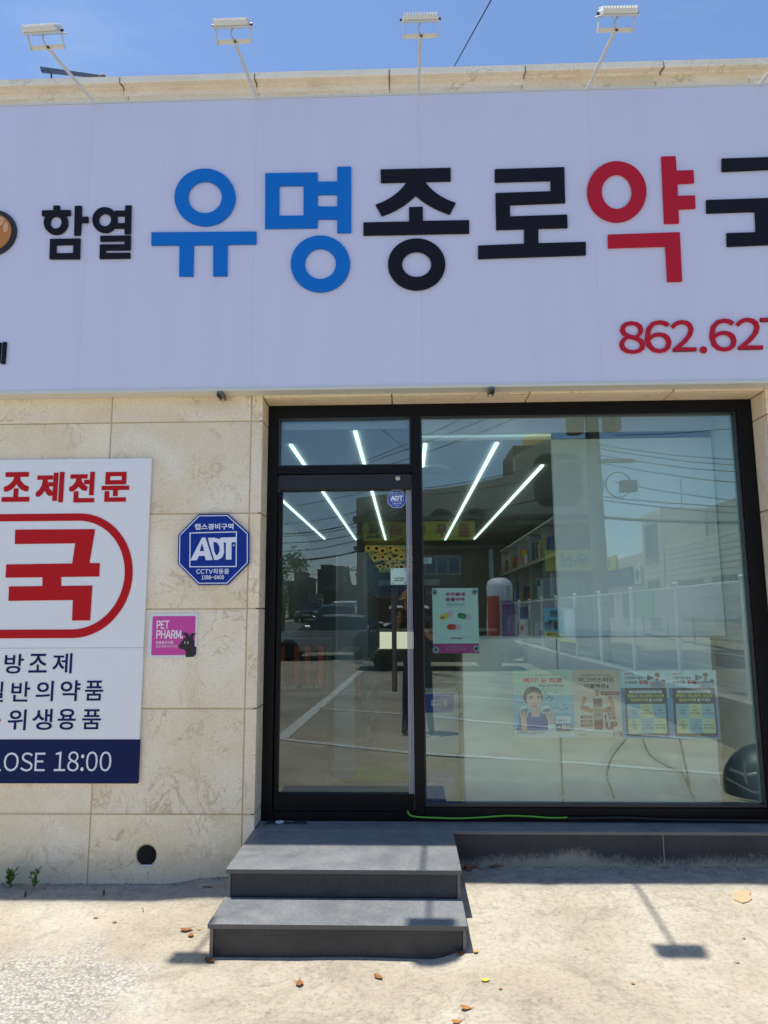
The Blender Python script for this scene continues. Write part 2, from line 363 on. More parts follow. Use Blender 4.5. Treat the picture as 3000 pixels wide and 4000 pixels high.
# text -> mesh through the font that ships inside Blender
TC = {}
TS = bpy.data.scenes.new('type_setting')
GL = {}
def _raw(ch):
    if ch not in GL:
        cu = bpy.data.curves.new('letter', 'FONT'); cu.body = ch; cu.resolution_u = 3
        ob = bpy.data.objects.new('letter', cu); TS.collection.objects.link(ob); vl = TS.view_layers[0]; vl.update()
        me = bpy.data.meshes.new_from_object(ob.evaluated_get(vl.depsgraph)); GL[ch] = ([(v.co.x, v.co.y) for v in me.vertices], [tuple(p.vertices) for p in me.polygons])
        bpy.data.objects.remove(ob); bpy.data.curves.remove(cu); bpy.data.meshes.remove(me)
    return GL[ch]
def glyphs(txt, sp=.09):
    if txt in TC: return TC[txt]
    V, F, x = [], [], 0.
    for c in txt:
        if c == ' ': x += .26; continue
        lat = 33 <= ord(c) < 127; vs, fs = _raw(chr(ord(c)+0xFEE0) if lat else c); o = len(V)
        if lat: a = min(v[0] for v in vs); b = max(v[0] for v in vs); dx, adv = x-a+sp*.5, b-a+sp
        else: dx, adv = x, .92
        V += [(v[0]+dx, v[1]) for v in vs]; F += [tuple(i+o for i in f) for f in fs]; x += adv
    TC[txt] = (V, F); return TC[txt]
def fit_text(mb, txt, X0, Z0, X1, Z1, Y, bold=0., ext=0., mat=None, mirror=False, shear=0.):
    """bold and ext as shares of the glyph height / metres; weight is added by laying shifted copies over each other"""
    vs, fs = glyphs(txt)
    if not vs: return
    a = [v[0] for v in vs]; b = [v[1] for v in vs]; x0, x1, z0, z1 = min(a), max(a), min(b), max(b)
    w_ = abs(Z1-Z0)*bold; d = [(0, 0)] if bold <= 0 else [(-1, -1), (1, 1), (-1, 1), (1, -1)]+([(0, 1.), (0, -1.), (1, 0), (-1, 0)] if bold > .035 else [])
    w_ = min(w_, abs(X1-X0)*.2)
    for k, (dx, dz) in enumerate(d):
        e = .00012*k; out = []
        for v in vs:
            u = (v[0]-x0)/max(1e-6, x1-x0); qz = (v[1]-z0)/max(1e-6, z1-z0)
            if mirror: u = 1-u
            out.append((X0+w_+(X1-X0-2*w_)*u + shear*qz + dx*w_, Y-e, Z0+w_+(Z1-Z0-2*w_)*qz + dz*w_))
        n = len(out)
        if ext: 
            edges = {}
            for f in fs:
                for i in range(len(f)):
                    q_ = (f[i], f[(i+1) % len(f)]); edges[q_] = edges.get(q_, 0)+1
            back = [(p[0], p[1]+2*ext, p[2]) for p in out]
            F = list(fs)+[(i, j, j+n, i+n) for (i, j) in edges if (j, i) not in edges]
            mb.add(out+back, F, mat)
        else: mb.add(out, fs, mat)
def ell(cx, cz, rx, rz, n=40, a0=0, a1=360):
    return [(cx+rx*math.cos(R(a0+(a1-a0)*k/n)), cz+rz*math.sin(R(a0+(a1-a0)*k/n))) for k in range(n if a1-a0 == 360 else n+1)]
def rrect(x0, z0, x1, z1, r, n=6):
    out = []
    for cx, cz, a in ((x1-r, z0+r, -90), (x1-r, z1-r, 0), (x0+r, z1-r, 90), (x0+r, z0+r, 180)):
        out += [(cx+r*math.cos(R(a+90*k/n)), cz+r*math.sin(R(a+90*k/n))) for k in range(n+1)]
    return out

# ------------------------------------------------------------------ ground
def sm(a, b, x):
    t = max(0, min(1, (x-a)/(b-a))); return t*t*(3-2*t)
def gz(x, y):
    z = 0.
    if y > -3:
        z += sm(.1, .28, x)*(.04+.062*sm(-1.0, -.3, y))
        z += .03*sm(-1.45, -1.12, x)*(1-sm(-.9, -.5, x))*sm(-.5, -.15, y)
        z -= .012*sm(-.22, -.05, y)*(1-sm(-1.5, -1.2, x))
        z += .006*(noise.noise(Vector((x*2.1, y*2.1, 0))))+.0025*noise.noise(Vector((x*9, y*9, 3)))*sm(-2.6, -2, y)
        if y > -.5: z += .004*noise.noise(Vector((x*30, y*30, 5)))
    if y < -17: z += .033*(-17-y)
    return z
def axis(segs):
    out = []
    for a, b, n in segs: out += [a+(b-a)*k/n for k in range(n)]
    return out+[segs[-1][1]]
gx = axis([(-400, -60, 8), (-60, -8, 13), (-8, -3.2, 12), (-3.2, 2.9, 122), (2.9, 8, 12), (8, 60, 13), (60, 400, 8)])
gy = axis([(-420, -70, 9), (-70, -8, 24), (-8, -2.4, 16), (-2.4, -.5, 40), (-.5, .02, 26), (.02, 12, 6), (12, 400, 6)])
mb = MB(); nx = len(gx)
mb.v = [(x, y, gz(x, y)) for y in gy for x in gx]
mb.f = [(j*nx+i, j*nx+i+1, (j+1)*nx+i+1, (j+1)*nx+i) for j in range(len(gy)-1) for i in range(nx-1)]
mb.m = [0]*len(mb.f); mb.sm = [True]*len(mb.f)
mb.build('ground', CONC, kind='structure')
def on_ground(px, py):
    r = ray(px, py); z = 0
    for _ in range(8):
        t = (z-CAMZ)/r.z; x, y = r.x*t, t-CAMD; z = gz(x, y)
    return Vector((x, y, z))

# ------------------------------------------------------------------ the pharmacy building
WX0, WX1, WZ0, WZ1 = -.905, 2.27, .293, 2.925
B = thing('pharmacy_building', 'single storey shop building clad in beige veined stone behind the steps', 'building', (0, 0, 0))
rows = [-.14, .377, .985, 1.582, 2.176, 2.772, 3.367, 3.96, 4.556, 5.149]
GAP = .0042
def tile(x0, x1, z0, z1, y=0., name='stone_tile', loops=None):
    jy = random.uniform(-.0012, .0012); m = MB()
    if loops: m.prism(loops, y+jy, y+jy+.02)
    else: m.box(x0+GAP, x1-GAP, y+jy, y+jy+.03, z0+GAP, z1-GAP, bev=.0022)
    return part(m, name, STONE, B)
hole_c = (-1.541, .146)
hole = [(hole_c[0]+.066*math.cos(R(a+12))*(1+.05*math.sin(a*.13)), hole_c[1]+.066*math.sin(R(a+12))*(1+.04*math.cos(a*.21))) for a in range(0, 360, 30)]
for i in range(len(rows)-1):
    z0, z1 = rows[i], rows[i+1]
    if z0 > 4.6: continue
    cols = [-6.44, -5.53, -4.62, -3.705, -2.795, -1.885, -.978]
    for k in range(len(cols)-1):
        if i == 0 and k == 5:
            tile(0, 0, 0, 0, loops=[[(cols[k]+GAP, z0), (cols[k+1]-GAP, z0), (cols[k+1]-GAP, z1-GAP), (cols[k]+GAP, z1-GAP)], hole])
        else: tile(cols[k], cols[k+1], z0, z1)
    for k in range(5): tile(2.345+.91*k, 2.345+.91*(k+1), z0, z1)
    if z0 > 2.9:
        xs = [-.978, -.078, .822, 1.722, 2.345]
        for k in range(4): tile(xs[k], xs[k+1], z0, z1)
    elif z0 < 2.7:                                        # narrow jamb strips and the reveals of the opening
        zz0 = max(z0, WZ0) if i == 0 else z0
        tile(-.978, WX0+.0035, z0, z1, name='jamb_stone')
        tile(WX1-.0035, 2.345, zz0, z1, name='jamb_stone')
        for xa, xb in ((WX0-.02, WX0), (WX1, WX1+.02)):
            m = MB(); m.box(xa, xb, .031, .19, zz0+GAP, z1-GAP, bev=.002); part(m, 'reveal_stone', STONE, B)
    else:
        tile(-.978, WX0+.0035, z0, z1, name='jamb_stone'); tile(WX1-.0035, 2.345, z0, z1, name='jamb_stone')
        xs = [WX0, -.078, .801, 1.703, WX1]
        for k in range(4):
            tile(xs[k], xs[k+1], WZ1-GAP, 3.367, name='lintel_stone')
            m = MB(); m.box(xs[k]+GAP, xs[k+1]-GAP, .031, .19, WZ1, WZ1+.02, bev=.002); part(m, 'reveal_stone', STONE, B)
        for xa, xb in ((WX0-.02, WX0), (WX1, WX1+.02)):
            m = MB(); m.box(xa, xb, .031, .19, z0+GAP, WZ1-.001, bev=.002); part(m, 'reveal_stone', STONE, B)
xj = [-6.44, -5.54, -4.63, -3.73, -2.82, -1.92, -.993, -.078, .837, 1.757, 2.66, 3.57, 4.48, 5.39, 6.3, 6.9]
prof = [(.0, 5.156), (-.004, 5.163), (-.014, 5.163), (-.03, 5.158), (-.055, 5.152), (-.070, 5.147), (-.072, 5.150), (-.072, 5.193), (-.066, 5.198), (.32, 5.21), (.32, 5.11), (.0, 5.10)]
for k in range(len(xj)-1):                                # cornice blocks
    m = MB(); a, b = xj[k]+.005, xj[k+1]-.005; dy = random.uniform(-.002, .002); n = len(prof)
    vs = [(a, y+dy, z+dy) for y, z in prof]+[(b, y+dy, z+dy) for y, z in prof]
    m.add(vs, [(i, (i+1) % n, (i+1) % n+n, i+n) for i in range(n)]+[tuple(range(n)), tuple(range(n, 2*n))[::-1]])
    part(m, 'cornice_stone', STONEC, B)
    m = MB(); vs = [(b+.0005, y+(.005 if y < .1 else 0), z-.004) for y, z in prof]+[(b+.0095, y+(.005 if y < .1 else 0), z-.004) for y, z in prof]
    m.add(vs, [(i, (i+1) % n, (i+1) % n+n, i+n) for i in range(n)]); part(m, 'joint_filler', plain(0x8f7d66, .9), B)
m = MB(); ys = .0045                                     # walls behind the cladding, joints show as this recessed mortar
m.box(-6.44, WX0-.021, ys, .25, -.2, 5.1); m.box(WX1+.021, 6.9, ys, .25, -.2, 5.1); m.box(WX0-.021, WX1+.021, ys, .25, WZ1+.021, 5.1)
# pipe hole has no depth: a flat black disc stands for its shade
part(m, 'mortar_wall', MORTAR, B)
m = MB(); m.box(-6.44, -6.2, .26, 9, -.2, 5.1); m.box(6.7, 6.9, .26, 9, -.2, 5.1); m.box(-6.44, 6.9, 9, 9.2, -.2, 5.1)
part(m, 'side_wall', plain(0xb9b2a4, .9, var=.1), B)
m = MB(); m.box(-6.2, 6.7, .26, 9, 4.6, 4.8); part(m, 'roof_slab', plain(0x8a8a86, .9), B)
m = MB(); m.prism([(hole_c[0]+.058*math.cos(R(a)), hole_c[1]+.058*math.sin(R(a))) for a in range(0, 360, 15)], .0028, .0042)
part(m, 'dark_hole_disc', plain(0x0b0b0c, .9), B)
m = MB(); m.prism([(hole_c[0]+x, hole_c[1]-.052+z) for x, z in ((-.032, .0), (.03, .0), (.036, -.008), (-.038, -.008))], .0008, .0027)
part(m, 'pipe_lip', plain(0xd8dde4, .5), B)

# --- shopfront frame, transom, door
FY0, FY1 = .18, .262
def bars(lst, y0, y1, bev=.002):
    m = MB()
    for q in lst: m.box(q[0], q[1], y0+(q[4] if len(q) > 4 else 0), y1, q[2], q[3], bev=bev)
    return m
frame = part(bars([(WX0, -.838, WZ0, WZ1), (2.172, WX1, WZ0, WZ1), (-.838, 2.172, 2.845, WZ1), (.045, .104, WZ0, 2.845)], FY0, FY1), 'shopfront_frame', BLACK, B)
frame.location = frame.location
part(bars([(-.838, .045, WZ0, .343, .006)], FY0, FY1), 'threshold', BLACK, frame)
part(bars([(-.838, .045, 2.458, 2.512)], FY0+.003, FY1), 'transom_bar', BLACK, frame)
part(bars([(.104, 2.172, WZ0, .372)], FY0-.006, FY1), 'bottom_rail', BLACK, frame)
part(bars([(.104, 2.172, .372, .392), (.104, .116, .392, 2.845), (2.158, 2.172, .392, 2.845), (.116, 2.158, 2.832, 2.845)], FY0+.012, FY0+.05), 'glazing_bead', plain(0x2a2a2e, .35), frame)
part(bars([(-.838, -.826, 2.512, 2.845), (.033, .045, 2.512, 2.845), (-.826, .033, 2.834, 2.845), (-.826, .033, 2.512, 2.522)], FY0+.012, FY0+.05), 'glazing_bead', plain(0x2a2a2e, .35), frame)
GLW = glass_material('window_glass', (.94, 1.0, .98), .6, .078, (.90, 1, .965)); GLD = glass_material('door_glass', (.86, .93, .915), .6, .052); GLT = glass_material('transom_glass', (.84, .93, .95), .8, .06)
m = MB(); m.box(.112, 2.163, GLY, GLY+.006, .386, 2.838); part(m, 'window_pane', GLW, B).active_material = GLW
m = MB(); m.box(-.828, .035, GLY, GLY+.006, 2.516, 2.84); part(m, 'window_pane', GLT, B)
m = MB(); m.box(2.1585, 2.1625, .234, .262, .40, 2.82); part(m, 'inner_edge_seal', plain(0xa9d8cf, .3), B)
door = part(bars([(-.83, .04, .346, .445), (-.832, -.808, .445, 2.345, .004)], .192, .25), 'door', BLACK, B)
part(bars([(-.825, .040, 2.352, 2.452)], .165, .25, .006), 'door_closer_cover', plain(0x1a191d, .45), B)
m = MB(); m.box(-.81, .012, GLY, GLY+.008, .443, 2.347); part(m, 'door_pane', GLD, door)
m = MB()
for k in range(4): m.box(.008+k*.0092, .015+k*.0092, .20-(.002 if k % 2 else 0), .25, .446, 2.349, bev=.001)
part(m, 'brush_seal', plain(0xa9a9b4, .45, .5), door)
m = MB(); m.tube([(-.0755, .135, 1.068), (-.0755, .135, 1.704)], .0155, n=16); part(m, 'handle', plain(0x0e0e10, .35), door)
m = MB()
for z in (1.16, 1.61): m.tube([(-.0755, .135, z), (-.0755, .222, z)], .008, n=8)
part(m, 'handle_mount', plain(0x151517, .35), door)
m = MB(); Mx = Matrix.Translation((-.045, .158, 2.42)) @ Matrix.Rotation(R(90), 4, 'X')
m.lathe([(0, .0), (.012, .0), (.0155, -.002), (.0155, -.008), (.011, -.010)], M=Mx, n=20); m.lathe([(0, .004), (.007, .003), (.009, 0)], M=Mx, n=16)
part(m, 'lock_cylinder', plain(0xcfcabb, .3, .7), B)
m = MB(); m.box(-.0465, -.0435, .1525, .155, 2.415, 2.426); part(m, 'keyhole', plain(0x111111, .5), B)
# sills and kerb
sill_mats = GRAN
for xa, xb in ((-.905, .266), (.270, 1.470), (1.474, 2.27)):
    m = MB(); m.box(xa, xb, .002 if xa < 0 else -.012, .178, .274, WZ0-.001, bev=.0015)
    part(m, 'sill_slab', GRAN, B)
m = MB(); m.box(2.27, 6.6, -.012, .0, .274, WZ0-.001, bev=.0015); part(m, 'sill_slab', GRAN, B)
m = MB(); m.box(.27, 6.6, -.0135, -.0125, .275, .2915); part(m, 'sill_edge', EDGE, B)
for xa, xb in ((.27, 1.468), (1.474, 2.67), (2.676, 3.87)):
    m = MB(); m.box(xa, xb, -.004, .1, -.05, .273, bev=.0015); part(m, 'kerb_panel', KERB, B)

for nm, q_ in (('joint_filler', (1.4685, 1.4735, -.002, .08, -.02, .2735)), ('joint_filler', (1.4702, 1.4738, -.0105, .17, .2742, .2912)), ('joint_filler', (.2665, .2698, -.0105, .17, .2742, .2912))):
    m = MB(); m.box(*q_); part(m, nm, plain(0xa39c90, .9), B)
# ------------------------------------------------------------------ entrance steps
S = thing('entrance_steps', 'two dark granite entrance steps below the glass door', 'steps', (-.32, -.4, 0))
def spart(x0, x1, y0, y1, z0, z1, name, mat, bev=.002):
    m = MB(); m.box(x0, x1, y0, y1, z0, z1, bev=bev); return part(m, name, mat, S)
spart(-.912, .262, -.628, .0005, .268, .2905, 'tread', GRAN)
spart(-.890, .241, -.604, -.585, .151, .267, 'riser', RISER)
spart(-.904, -.8905, -.612, -.02, -.03, .267, 'side_panel', EDGE, .001); spart(.2415, .256, -.612, -.02, -.03, .267, 'side_panel', EDGE, .001)
spart(-.920, .264, -.908, -.605, .128, .150, 'tread', GRAN)
spart(-.897, .243, -.884, -.866, -.03, .127, 'riser', RISER)
spart(-.913, -.8975, -.894, -.613, -.03, .127, 'side_panel', EDGE, .001); spart(.2435, .258, -.894, -.613, -.03, .127, 'side_panel', EDGE, .001)
m = MB(); m.box(-.911, .261, -.6292, -.6285, .2695, .2885); m.box(-.919, .263, -.9092, -.9085, .1295, .1485); part(m, 'tread_edge', plain(0x69645f, .8, var=.1), S)
m = MB(); m.box(-.905, .262, -.0015, -.0005, .2900, .2912); part(m, 'joint_line', plain(0x6f7376, .9), S)

# ------------------------------------------------------------------ main sign
SY = -.10
G = thing('shop_sign', 'long lavender white sign board with blue, black and red Korean lettering over the shopfront', 'sign', (0, SY, 2.95))
def z3(u, v): return (u*.90416, 500+v*.90416)
def z4(u, v): return (1500+u*.90416, 500+v*.90416)
sx = [-4.36, -3.27, -2.07, -.965, .118, 1.232, 2.349, 3.45, 4.2]
for k in range(len(sx)-1):
    m = MB(); m.box(sx[k]+.00025, sx[k+1]-.00025, SY, -.03, 2.962, 4.966); part(m, 'face_panel', SIGNM, G)
m = MB(); m.box(-4.38, 4.22, SY-.006, -.002, 4.967, 4.981, bev=.001); m.box(-4.38, 4.22, SY-.006, -.002, 2.938, 2.961, bev=.001); m.box(-4.38, -4.361, SY-.006, -.002, 2.938, 4.981)
part(m, 'frame_trim', plain(0xd5d4cb, .45), G)
LY0, LY1 = SY-.014, SY-.001
def letter(draw, mat, name='letter', Y0=LY0):
    m = MB(); draw(m); return part(m, name, mat, G)
def P(z, pts): return [at(*z(u, v), SY-.012) for u, v in pts]
def ringm(m, z, cx, cy, ro, ri, n=56):
    a = [z(cx+ro[0]*math.cos(2*math.pi*k/n), cy+ro[1]*math.sin(2*math.pi*k/n)) for k in range(n)]
    b = [z(cx+ri[0]*math.cos(2*math.pi*k/n), cy+ri[1]*math.sin(2*math.pi*k/n)) for k in range(n)]
    A = [at(x, y, SY-.012) for x, y in a]; Bp = [at(x, y, SY-.012) for x, y in b]
    vs = [(p[0], LY0, p[1]) for p in A]+[(p[0], LY0, p[1]) for p in Bp]+[(p[0], LY1, p[1]) for p in A]+[(p[0], LY1, p[1]) for p in Bp]; fs = []
    for k in range(n):
        j = (k+1) % n; fs += [(k, j, j+n, k+n), (k, j, j+2*n, k+2*n), (k+n, j+n, j+3*n, k+3*n)]
    m.add([(v[0], v[1]-.0009, v[2]) for v in vs], fs)
ZST = [0]
def polym(m, z, pts, holes=()):
    ZST[0] += 1; e = .00025*(ZST[0] % 3); m.prism([P(z, pts)]+[P(z, h) for h in holes], LY0+e, LY1+e)
def q(x0, y0, x1, y1, dy=0): return [(x0, y0), (x1, y0+dy), (x1, y1+dy), (x0, y1)]
BLUE = plain(0x0a72cc, .6, 0, .2); DARK = plain(0x1b1a24, .6, 0, .15); RED = plain(0xc01c34, .6, 0, .2)
def yu(m):
    ringm(m, z3, 885.5, 299.5, (131.5, 123.5), (73, 69)); polym(m, z3, [(654, 451), (1107, 447), (1107, 501), (982, 502.5), (981, 639), (921, 639), (921, 503.5), (836, 504.5), (834, 640), (774, 640), (776, 505), (654, 506)])
letter(yu, BLUE)
def myeong(m):
    polym(m, z3, [(1146, 195), (1372, 192), (1372, 232), (1457, 231), (1457, 168), (1517, 167), (1517, 452), (1457, 452), (1457, 393), (1372, 393), (1372, 431), (1145, 434)],
          [[(1206, 249), (1312, 248), (1311, 378), (1206, 379)], [(1372, 287), (1457, 286), (1457, 339), (1372, 339)]])
    ringm(m, z3, 1384, 587, (128, 122), (67.5, 66))
letter(myeong, BLUE)
def ham(m):
    polym(m, z3, [(181, 356), (231, 355), (231, 335), (257, 335), (257, 355), (304, 354), (304, 377), (181, 379)]); ringm(m, z3, 241, 408, (52, 52), (25, 27), 36)
    polym(m, z3, [(323, 337), (352, 336), (351, 383), (381, 383), (380, 408), (350, 408), (347, 462), (320, 463)])
    polym(m, z3, [(216, 479), (346, 477), (343, 565), (213, 565)], [[(242, 504), (317, 503), (315, 540), (241, 541)]])
letter(ham, DARK)
def yeol(m):
    ringm(m, z3, 453, 397, (54, 55), (27, 28), 36); polym(m, z3, [(541, 335), (567, 334), (564, 456), (538, 456)]); polym(m, z3, q(496, 357, 541, 379)); polym(m, z3, q(497, 411, 540, 432))
    polym(m, z3, [(433, 466), (564, 464), (563, 526), (456, 527), (455, 540), (562, 539), (561, 562), (430, 564), (431, 503), (538, 502), (538, 487), (433, 489)])
letter(yeol, DARK)
def qb(p0, p1, p2, n=8): return [((1-t)**2*p0[0]+2*t*(1-t)*p1[0]+t*t*p2[0], (1-t)**2*p0[1]+2*t*(1-t)*p1[1]+t*t*p2[1]) for t in [k/n for k in range(n+1)]]
def jong(m):
    polym(m, z4, [(-15, 179), (288, 172), (288, 228), (-14, 235)])
    polym(m, z4, qb((175, 229), (222, 296), (310, 323))+qb((284, 372), (190, 340), (137, 290))+qb((137, 290), (75, 352), (-10, 379))[1:]+qb((-36, 331), (55, 300), (100, 231)))
    polym(m, z4, [(108, 342), (168, 340), (168, 401.5), (368, 398), (368, 454), (-89, 463), (-89, 408), (108, 404)])
    ringm(m, z4, 141, 589, (124, 111.5), (63, 55))
letter(jong, DARK)
def ro(m):
    polym(m, z4, [(479, 178), (779, 169), (783, 322), (544, 331), (545, 382), (792, 374), (793, 430), (667, 433), (667, 497.5), (872, 492), (872, 548), (407, 564), (407, 508), (606, 500), (606, 435), (485, 439), (482, 281), (720, 273), (720, 226), (479, 233)])
letter(ro, DARK)
def yak(m):
    ringm(m, z4, 1006, 275, (128, 131), (65, 75))
    polym(m, z4, [(1199, 123), (1260, 122), (1264, 184), (1337, 182), (1340, 236), (1268, 239), (1269, 293), (1344, 291), (1346, 346), (1272, 349), (1275, 410), (1212, 412)])
    polym(m, z4, [(968, 461), (1278, 450), (1288, 662), (1225, 663), (1217, 510), (969, 518)])
letter(yak, RED)
def guk(m):
    polym(m, z4, [(1460, 132), (1772, 122), (1780, 290), (1716, 292), (1711, 176), (1461, 187)])
    polym(m, z4, [(1393, 311), (1858, 296), (1860, 350), (1668, 358), (1670, 448), (1800, 444), (1808, 650), (1743, 652), (1738, 500), (1483, 511), (1481, 454), (1608, 450), (1604, 360), (1394, 367)])
letter(guk, DARK)
def fit(m, z, box, txt, Y, bold=0., ext=0., mat=None, shear=0.):
    u0, v0, u1, v1 = box; X0, Za = at(*z(u0, v1), Y); X1, Zb = at(*z(u1, v0), Y); Z0 = at(*z((u0+u1)/2, v1), Y)[1]; Z1 = at(*z((u0+u1)/2, v0), Y)[1]
    fit_text(m, txt, X0, Z0, X1, Z1, Y, bold, ext, mat, shear=shear)
def phone(m):
    vs = MB()
    for s_, b_ in (('8', (1020, 834, 1124, 974)), ('6', (1132, 830, 1236, 971)), ('2', (1247, 829, 1342, 964)), ('.', (1367, 943, 1396, 972)), ('6', (1412, 823, 1516, 964)), ('2', (1530, 819, 1627, 956)), ('7', (1638, 819, 1735, 954))):
        fit(m, z4, b_, s_, SY-.012, .008, .005)
letter(phone, RED, 'phone_number')
def jemark(m): fit(m, z3, (-82, 925, 27, 1019), '제', SY-.012, .03, .005)
letter(jemark, DARK)
def logo(m):
    n = 48; c = at(*z3(-30, 452), SY-.012); r = at(*z3(70, 452), SY-.012)[0]-c[0]
    m.prism(ell(c[0], c[1], r, r*1.02, n), LY0, LY1, plain(0x231c1c, .5)); m.prism(ell(c[0], c[1], r*.80, r*.82, n), LY0-.003, LY0-.0005, plain(0xc07a34, .5))
    m.prism(ell(c[0]+r*.55, c[1]+r*.2, r*.11, r*.24, 20), LY0-.005, LY0-.0035, plain(0xe0a878, .5)); m.prism(ell(c[0]+r*.32, c[1]+r*.5, r*.14, r*.2, 20), LY0-.005, LY0-.0035, plain(0xe0a878, .5))
letter(logo, None, 'round_emblem')

# metal clips under the sign
for (px, py, lab) in ((857, 1541, 'grey metal clip under the sign edge, left of the door'), (1922, 1527, 'grey metal clip under the sign edge, above the big window')):
    X, Z = at(px, py, -.11); c = thing('sign_clip', lab, 'clip', (X, -.09, 2.93), 'metal clips under the sign')
    m = MB(); sgn = 1 if px < 1200 else -1
    m.box(X-.017, X+.017, -.113, -.01, 2.921, 2.9365, bev=.001); m.box(X-.017, X-.012, -.113, -.01, 2.905, 2.9205); m.box(X+.012, X+.017, -.113, -.01, 2.905, 2.9205)
    part(m, 'channel', plain(0x6e6f70, .4, .7), c)
    m = MB()
    for y in (-.09, -.05): m.tube([(X, y, 2.921), (X, y, 2.912)], .005, n=8)
    part(m, 'bolt', plain(0x9a9a98, .35, .8), c)

# ------------------------------------------------------------------ floodlights on arms
def floodlight(bx):
    t = thing('floodlight', '', 'floodlight', (bx, SY, 4.98), 'floodlights on arms above the sign'); hy, z = -.675, 4.878
    m = MB(); m.tube([(bx, -.06, 4.978), (bx, hy+.008, z)], .0105, n=12); part(m, 'arm', WHITEM, t)
    m = MB(); m.box(bx-.022, bx+.022, -.105, -.05, 4.9815, 4.986, bev=.001); m.tube([(bx, -.085, 4.986), (bx, -.085, 4.992)], .005, n=6); part(m, 'base_plate', WHITEM, t)
    Mt = Matrix.Translation((bx, hy, z)) @ Matrix.Rotation(R(40), 4, 'X')
    m = MB(); m.box(-.100, .100, -.0015, .0015, -.012, .012, M=Mt); m.box(-.1035, -.1005, -.011, .011, -.012, .088, M=Mt); m.box(.1005, .1035, -.011, .011, -.012, .088, M=Mt)
    part(m, 'bracket', WHITEM, t)
    m = MB(); m.box(-.112, .112, -.066, .066, .064, .071, bev=.003, M=Mt); m.box(-.101, .101, -.060, .060, .071, .099, bev=.006, M=Mt); hd = part(m, 'lamp_head', WHITEM, t)
    m = MB()
    for k in range(12): x = -.092+k*.0167; m.box(x-.0042, x+.0042, -.057, .057, .099, .112, bev=.002, M=Mt)
    part(m, 'cooling_fins', plain(0xe8e7e2, .4), hd)
    m = MB(); m.box(-.104, .104, -.060, .060, .0625, .0638, M=Mt); part(m, 'lamp_glass', plain(0xcfd2cc, .15), hd)
    m = MB(); m.tube([Mt @ Vector(p) for p in ((.0, -.004, .004), (-.012, -.006, .03), (-.012, -.01, .045), (.004, -.01, .066))], .0042, n=6); part(m, 'cable', plain(0xb7b7b4, .5), t)
    for a_, b_, r_ in (((.006, -.014, 0), (.006, .006, 0), .007), ((-.118, 0, .08), (-.105, 0, .08), .008), ((.105, 0, .08), (.118, 0, .08), .008)):
        m = MB(); m.tube([Mt @ Vector(a_), Mt @ Vector(b_)], r_, n=8); part(m, 'bolt', plain(0x4c484a, .4, .6), t)
    return t
fl = floodlight(0.)
for k, (X, rz, lab) in enumerate(((-2.07, R(-2), 'white floodlight at the left end of the row, over the orange emblem'), (-.965, R(-1), 'second white floodlight from the left, over the blue lettering'),
                          (.116, 0, 'white floodlight on an upright looking arm, over the black lettering'), (1.232, R(1), 'white floodlight right of the overhead wire'),
                          (2.349, R(1), 'floodlight cut off at the upper right corner, only its arm foot in view'))):
    o = fl if k == 0 else copy_tree(fl)
    o.location = (X, SY, 4.98); o.rotation_euler.z = rz; o['label'] = lab

# ------------------------------------------------------------------ left sign panel
z5 = lambda u, v: (u*.66305, 1500+v*.66305)
z6 = lambda u, v: (u*.66305, 2400+v*.66305)
PY = -.022
xr = at(592, 1792, PY)[0]; zt = at(300, 1793, PY)[1]; zb = at(300, 3060, PY)[1]; zseam = at(300, 2531, PY)[1]; znavy = at(300, 2888, PY)[1]; xl = xr-1.78
W = thing('wall_sign', 'white wall sign with red and navy Korean text and a navy closing time band', 'sign', (-2.1, PY, zb))
m = MB(); m.box(xl, xr, PY, -.003, zseam+.0008, zt, bev=.001); part(m, 'board', plain(0xebebed, .5, 0, .3), W)
m = MB(); m.box(xl, xr, PY, -.003, zb, zseam-.0008, bev=.001); part(m, 'board', plain(0xebebed, .5, 0, .3), W)
m = MB(); m.box(xl+.0005, xr+.0006, PY-.0012, PY-.0002, zb-.0005, znavy); m.box(xr, xr+.0008, PY-.0012, -.003, zb, znavy); part(m, 'navy_band', plain(0x142250, .6, 0, .15), W)
TY = PY-.002; SRED = plain(0xc0121c, .6, 0, .2); SNAVY = plain(0x16225a, .6, 0, .15)
m = MB()
for s_, b_ in (('조', (8, 519, 184, 694)), ('제', (205, 519, 381, 698)), ('전', (401, 518, 564, 698)), ('문', (594, 518, 766, 694)), ('방', (-188, 520, -14, 696)), ('처', (-384, 520, -210, 696))): fit(m, z5, b_, s_, TY, .036, 0)
part(m, 'lettering', SRED, W)
m = MB(); pts = [(90, 858), (560, 855), (527, 1055), (588, 1055), (585, 1134), (360, 1137), (360, 1190), (544, 1187), (531, 1393), (424, 1394), (429, 1273), (49, 1278), (53, 1193), (250, 1190), (250, 1139), (32, 1141), (37, 1063), (425, 1057), (443, 939), (87, 943)]
m.prism([at(*z5(*p), TY) for p in pts], TY-.001, TY+.001)
fit(m, z5, (-640, 852, -70, 1400), '약', TY, .05, 0); part(m, 'lettering', SRED, W)
zo1 = at(*z5(400, 763), TY)[1]; zo0 = at(*z5(400, 1497), TY)[1]; zi1 = at(*z5(400, 806), TY)[1]; zi0 = at(*z5(400, 1446), TY)[1]; xo = at(*z5(782, 1110), TY)[0]; xi = at(*z5(735, 1110), TY)[0]
def stad(x0, x1, z0, z1): 
    r = (z1-z0)/2; rx = r*.92; c = (z0+z1)/2
    return [(x1-rx+rx*math.cos(R(a)), c+r*math.sin(R(a))) for a in range(-90, 91, 6)]+[(x0+rx+rx*math.cos(R(a)), c+r*math.sin(R(a))) for a in range(90, 271, 6)]
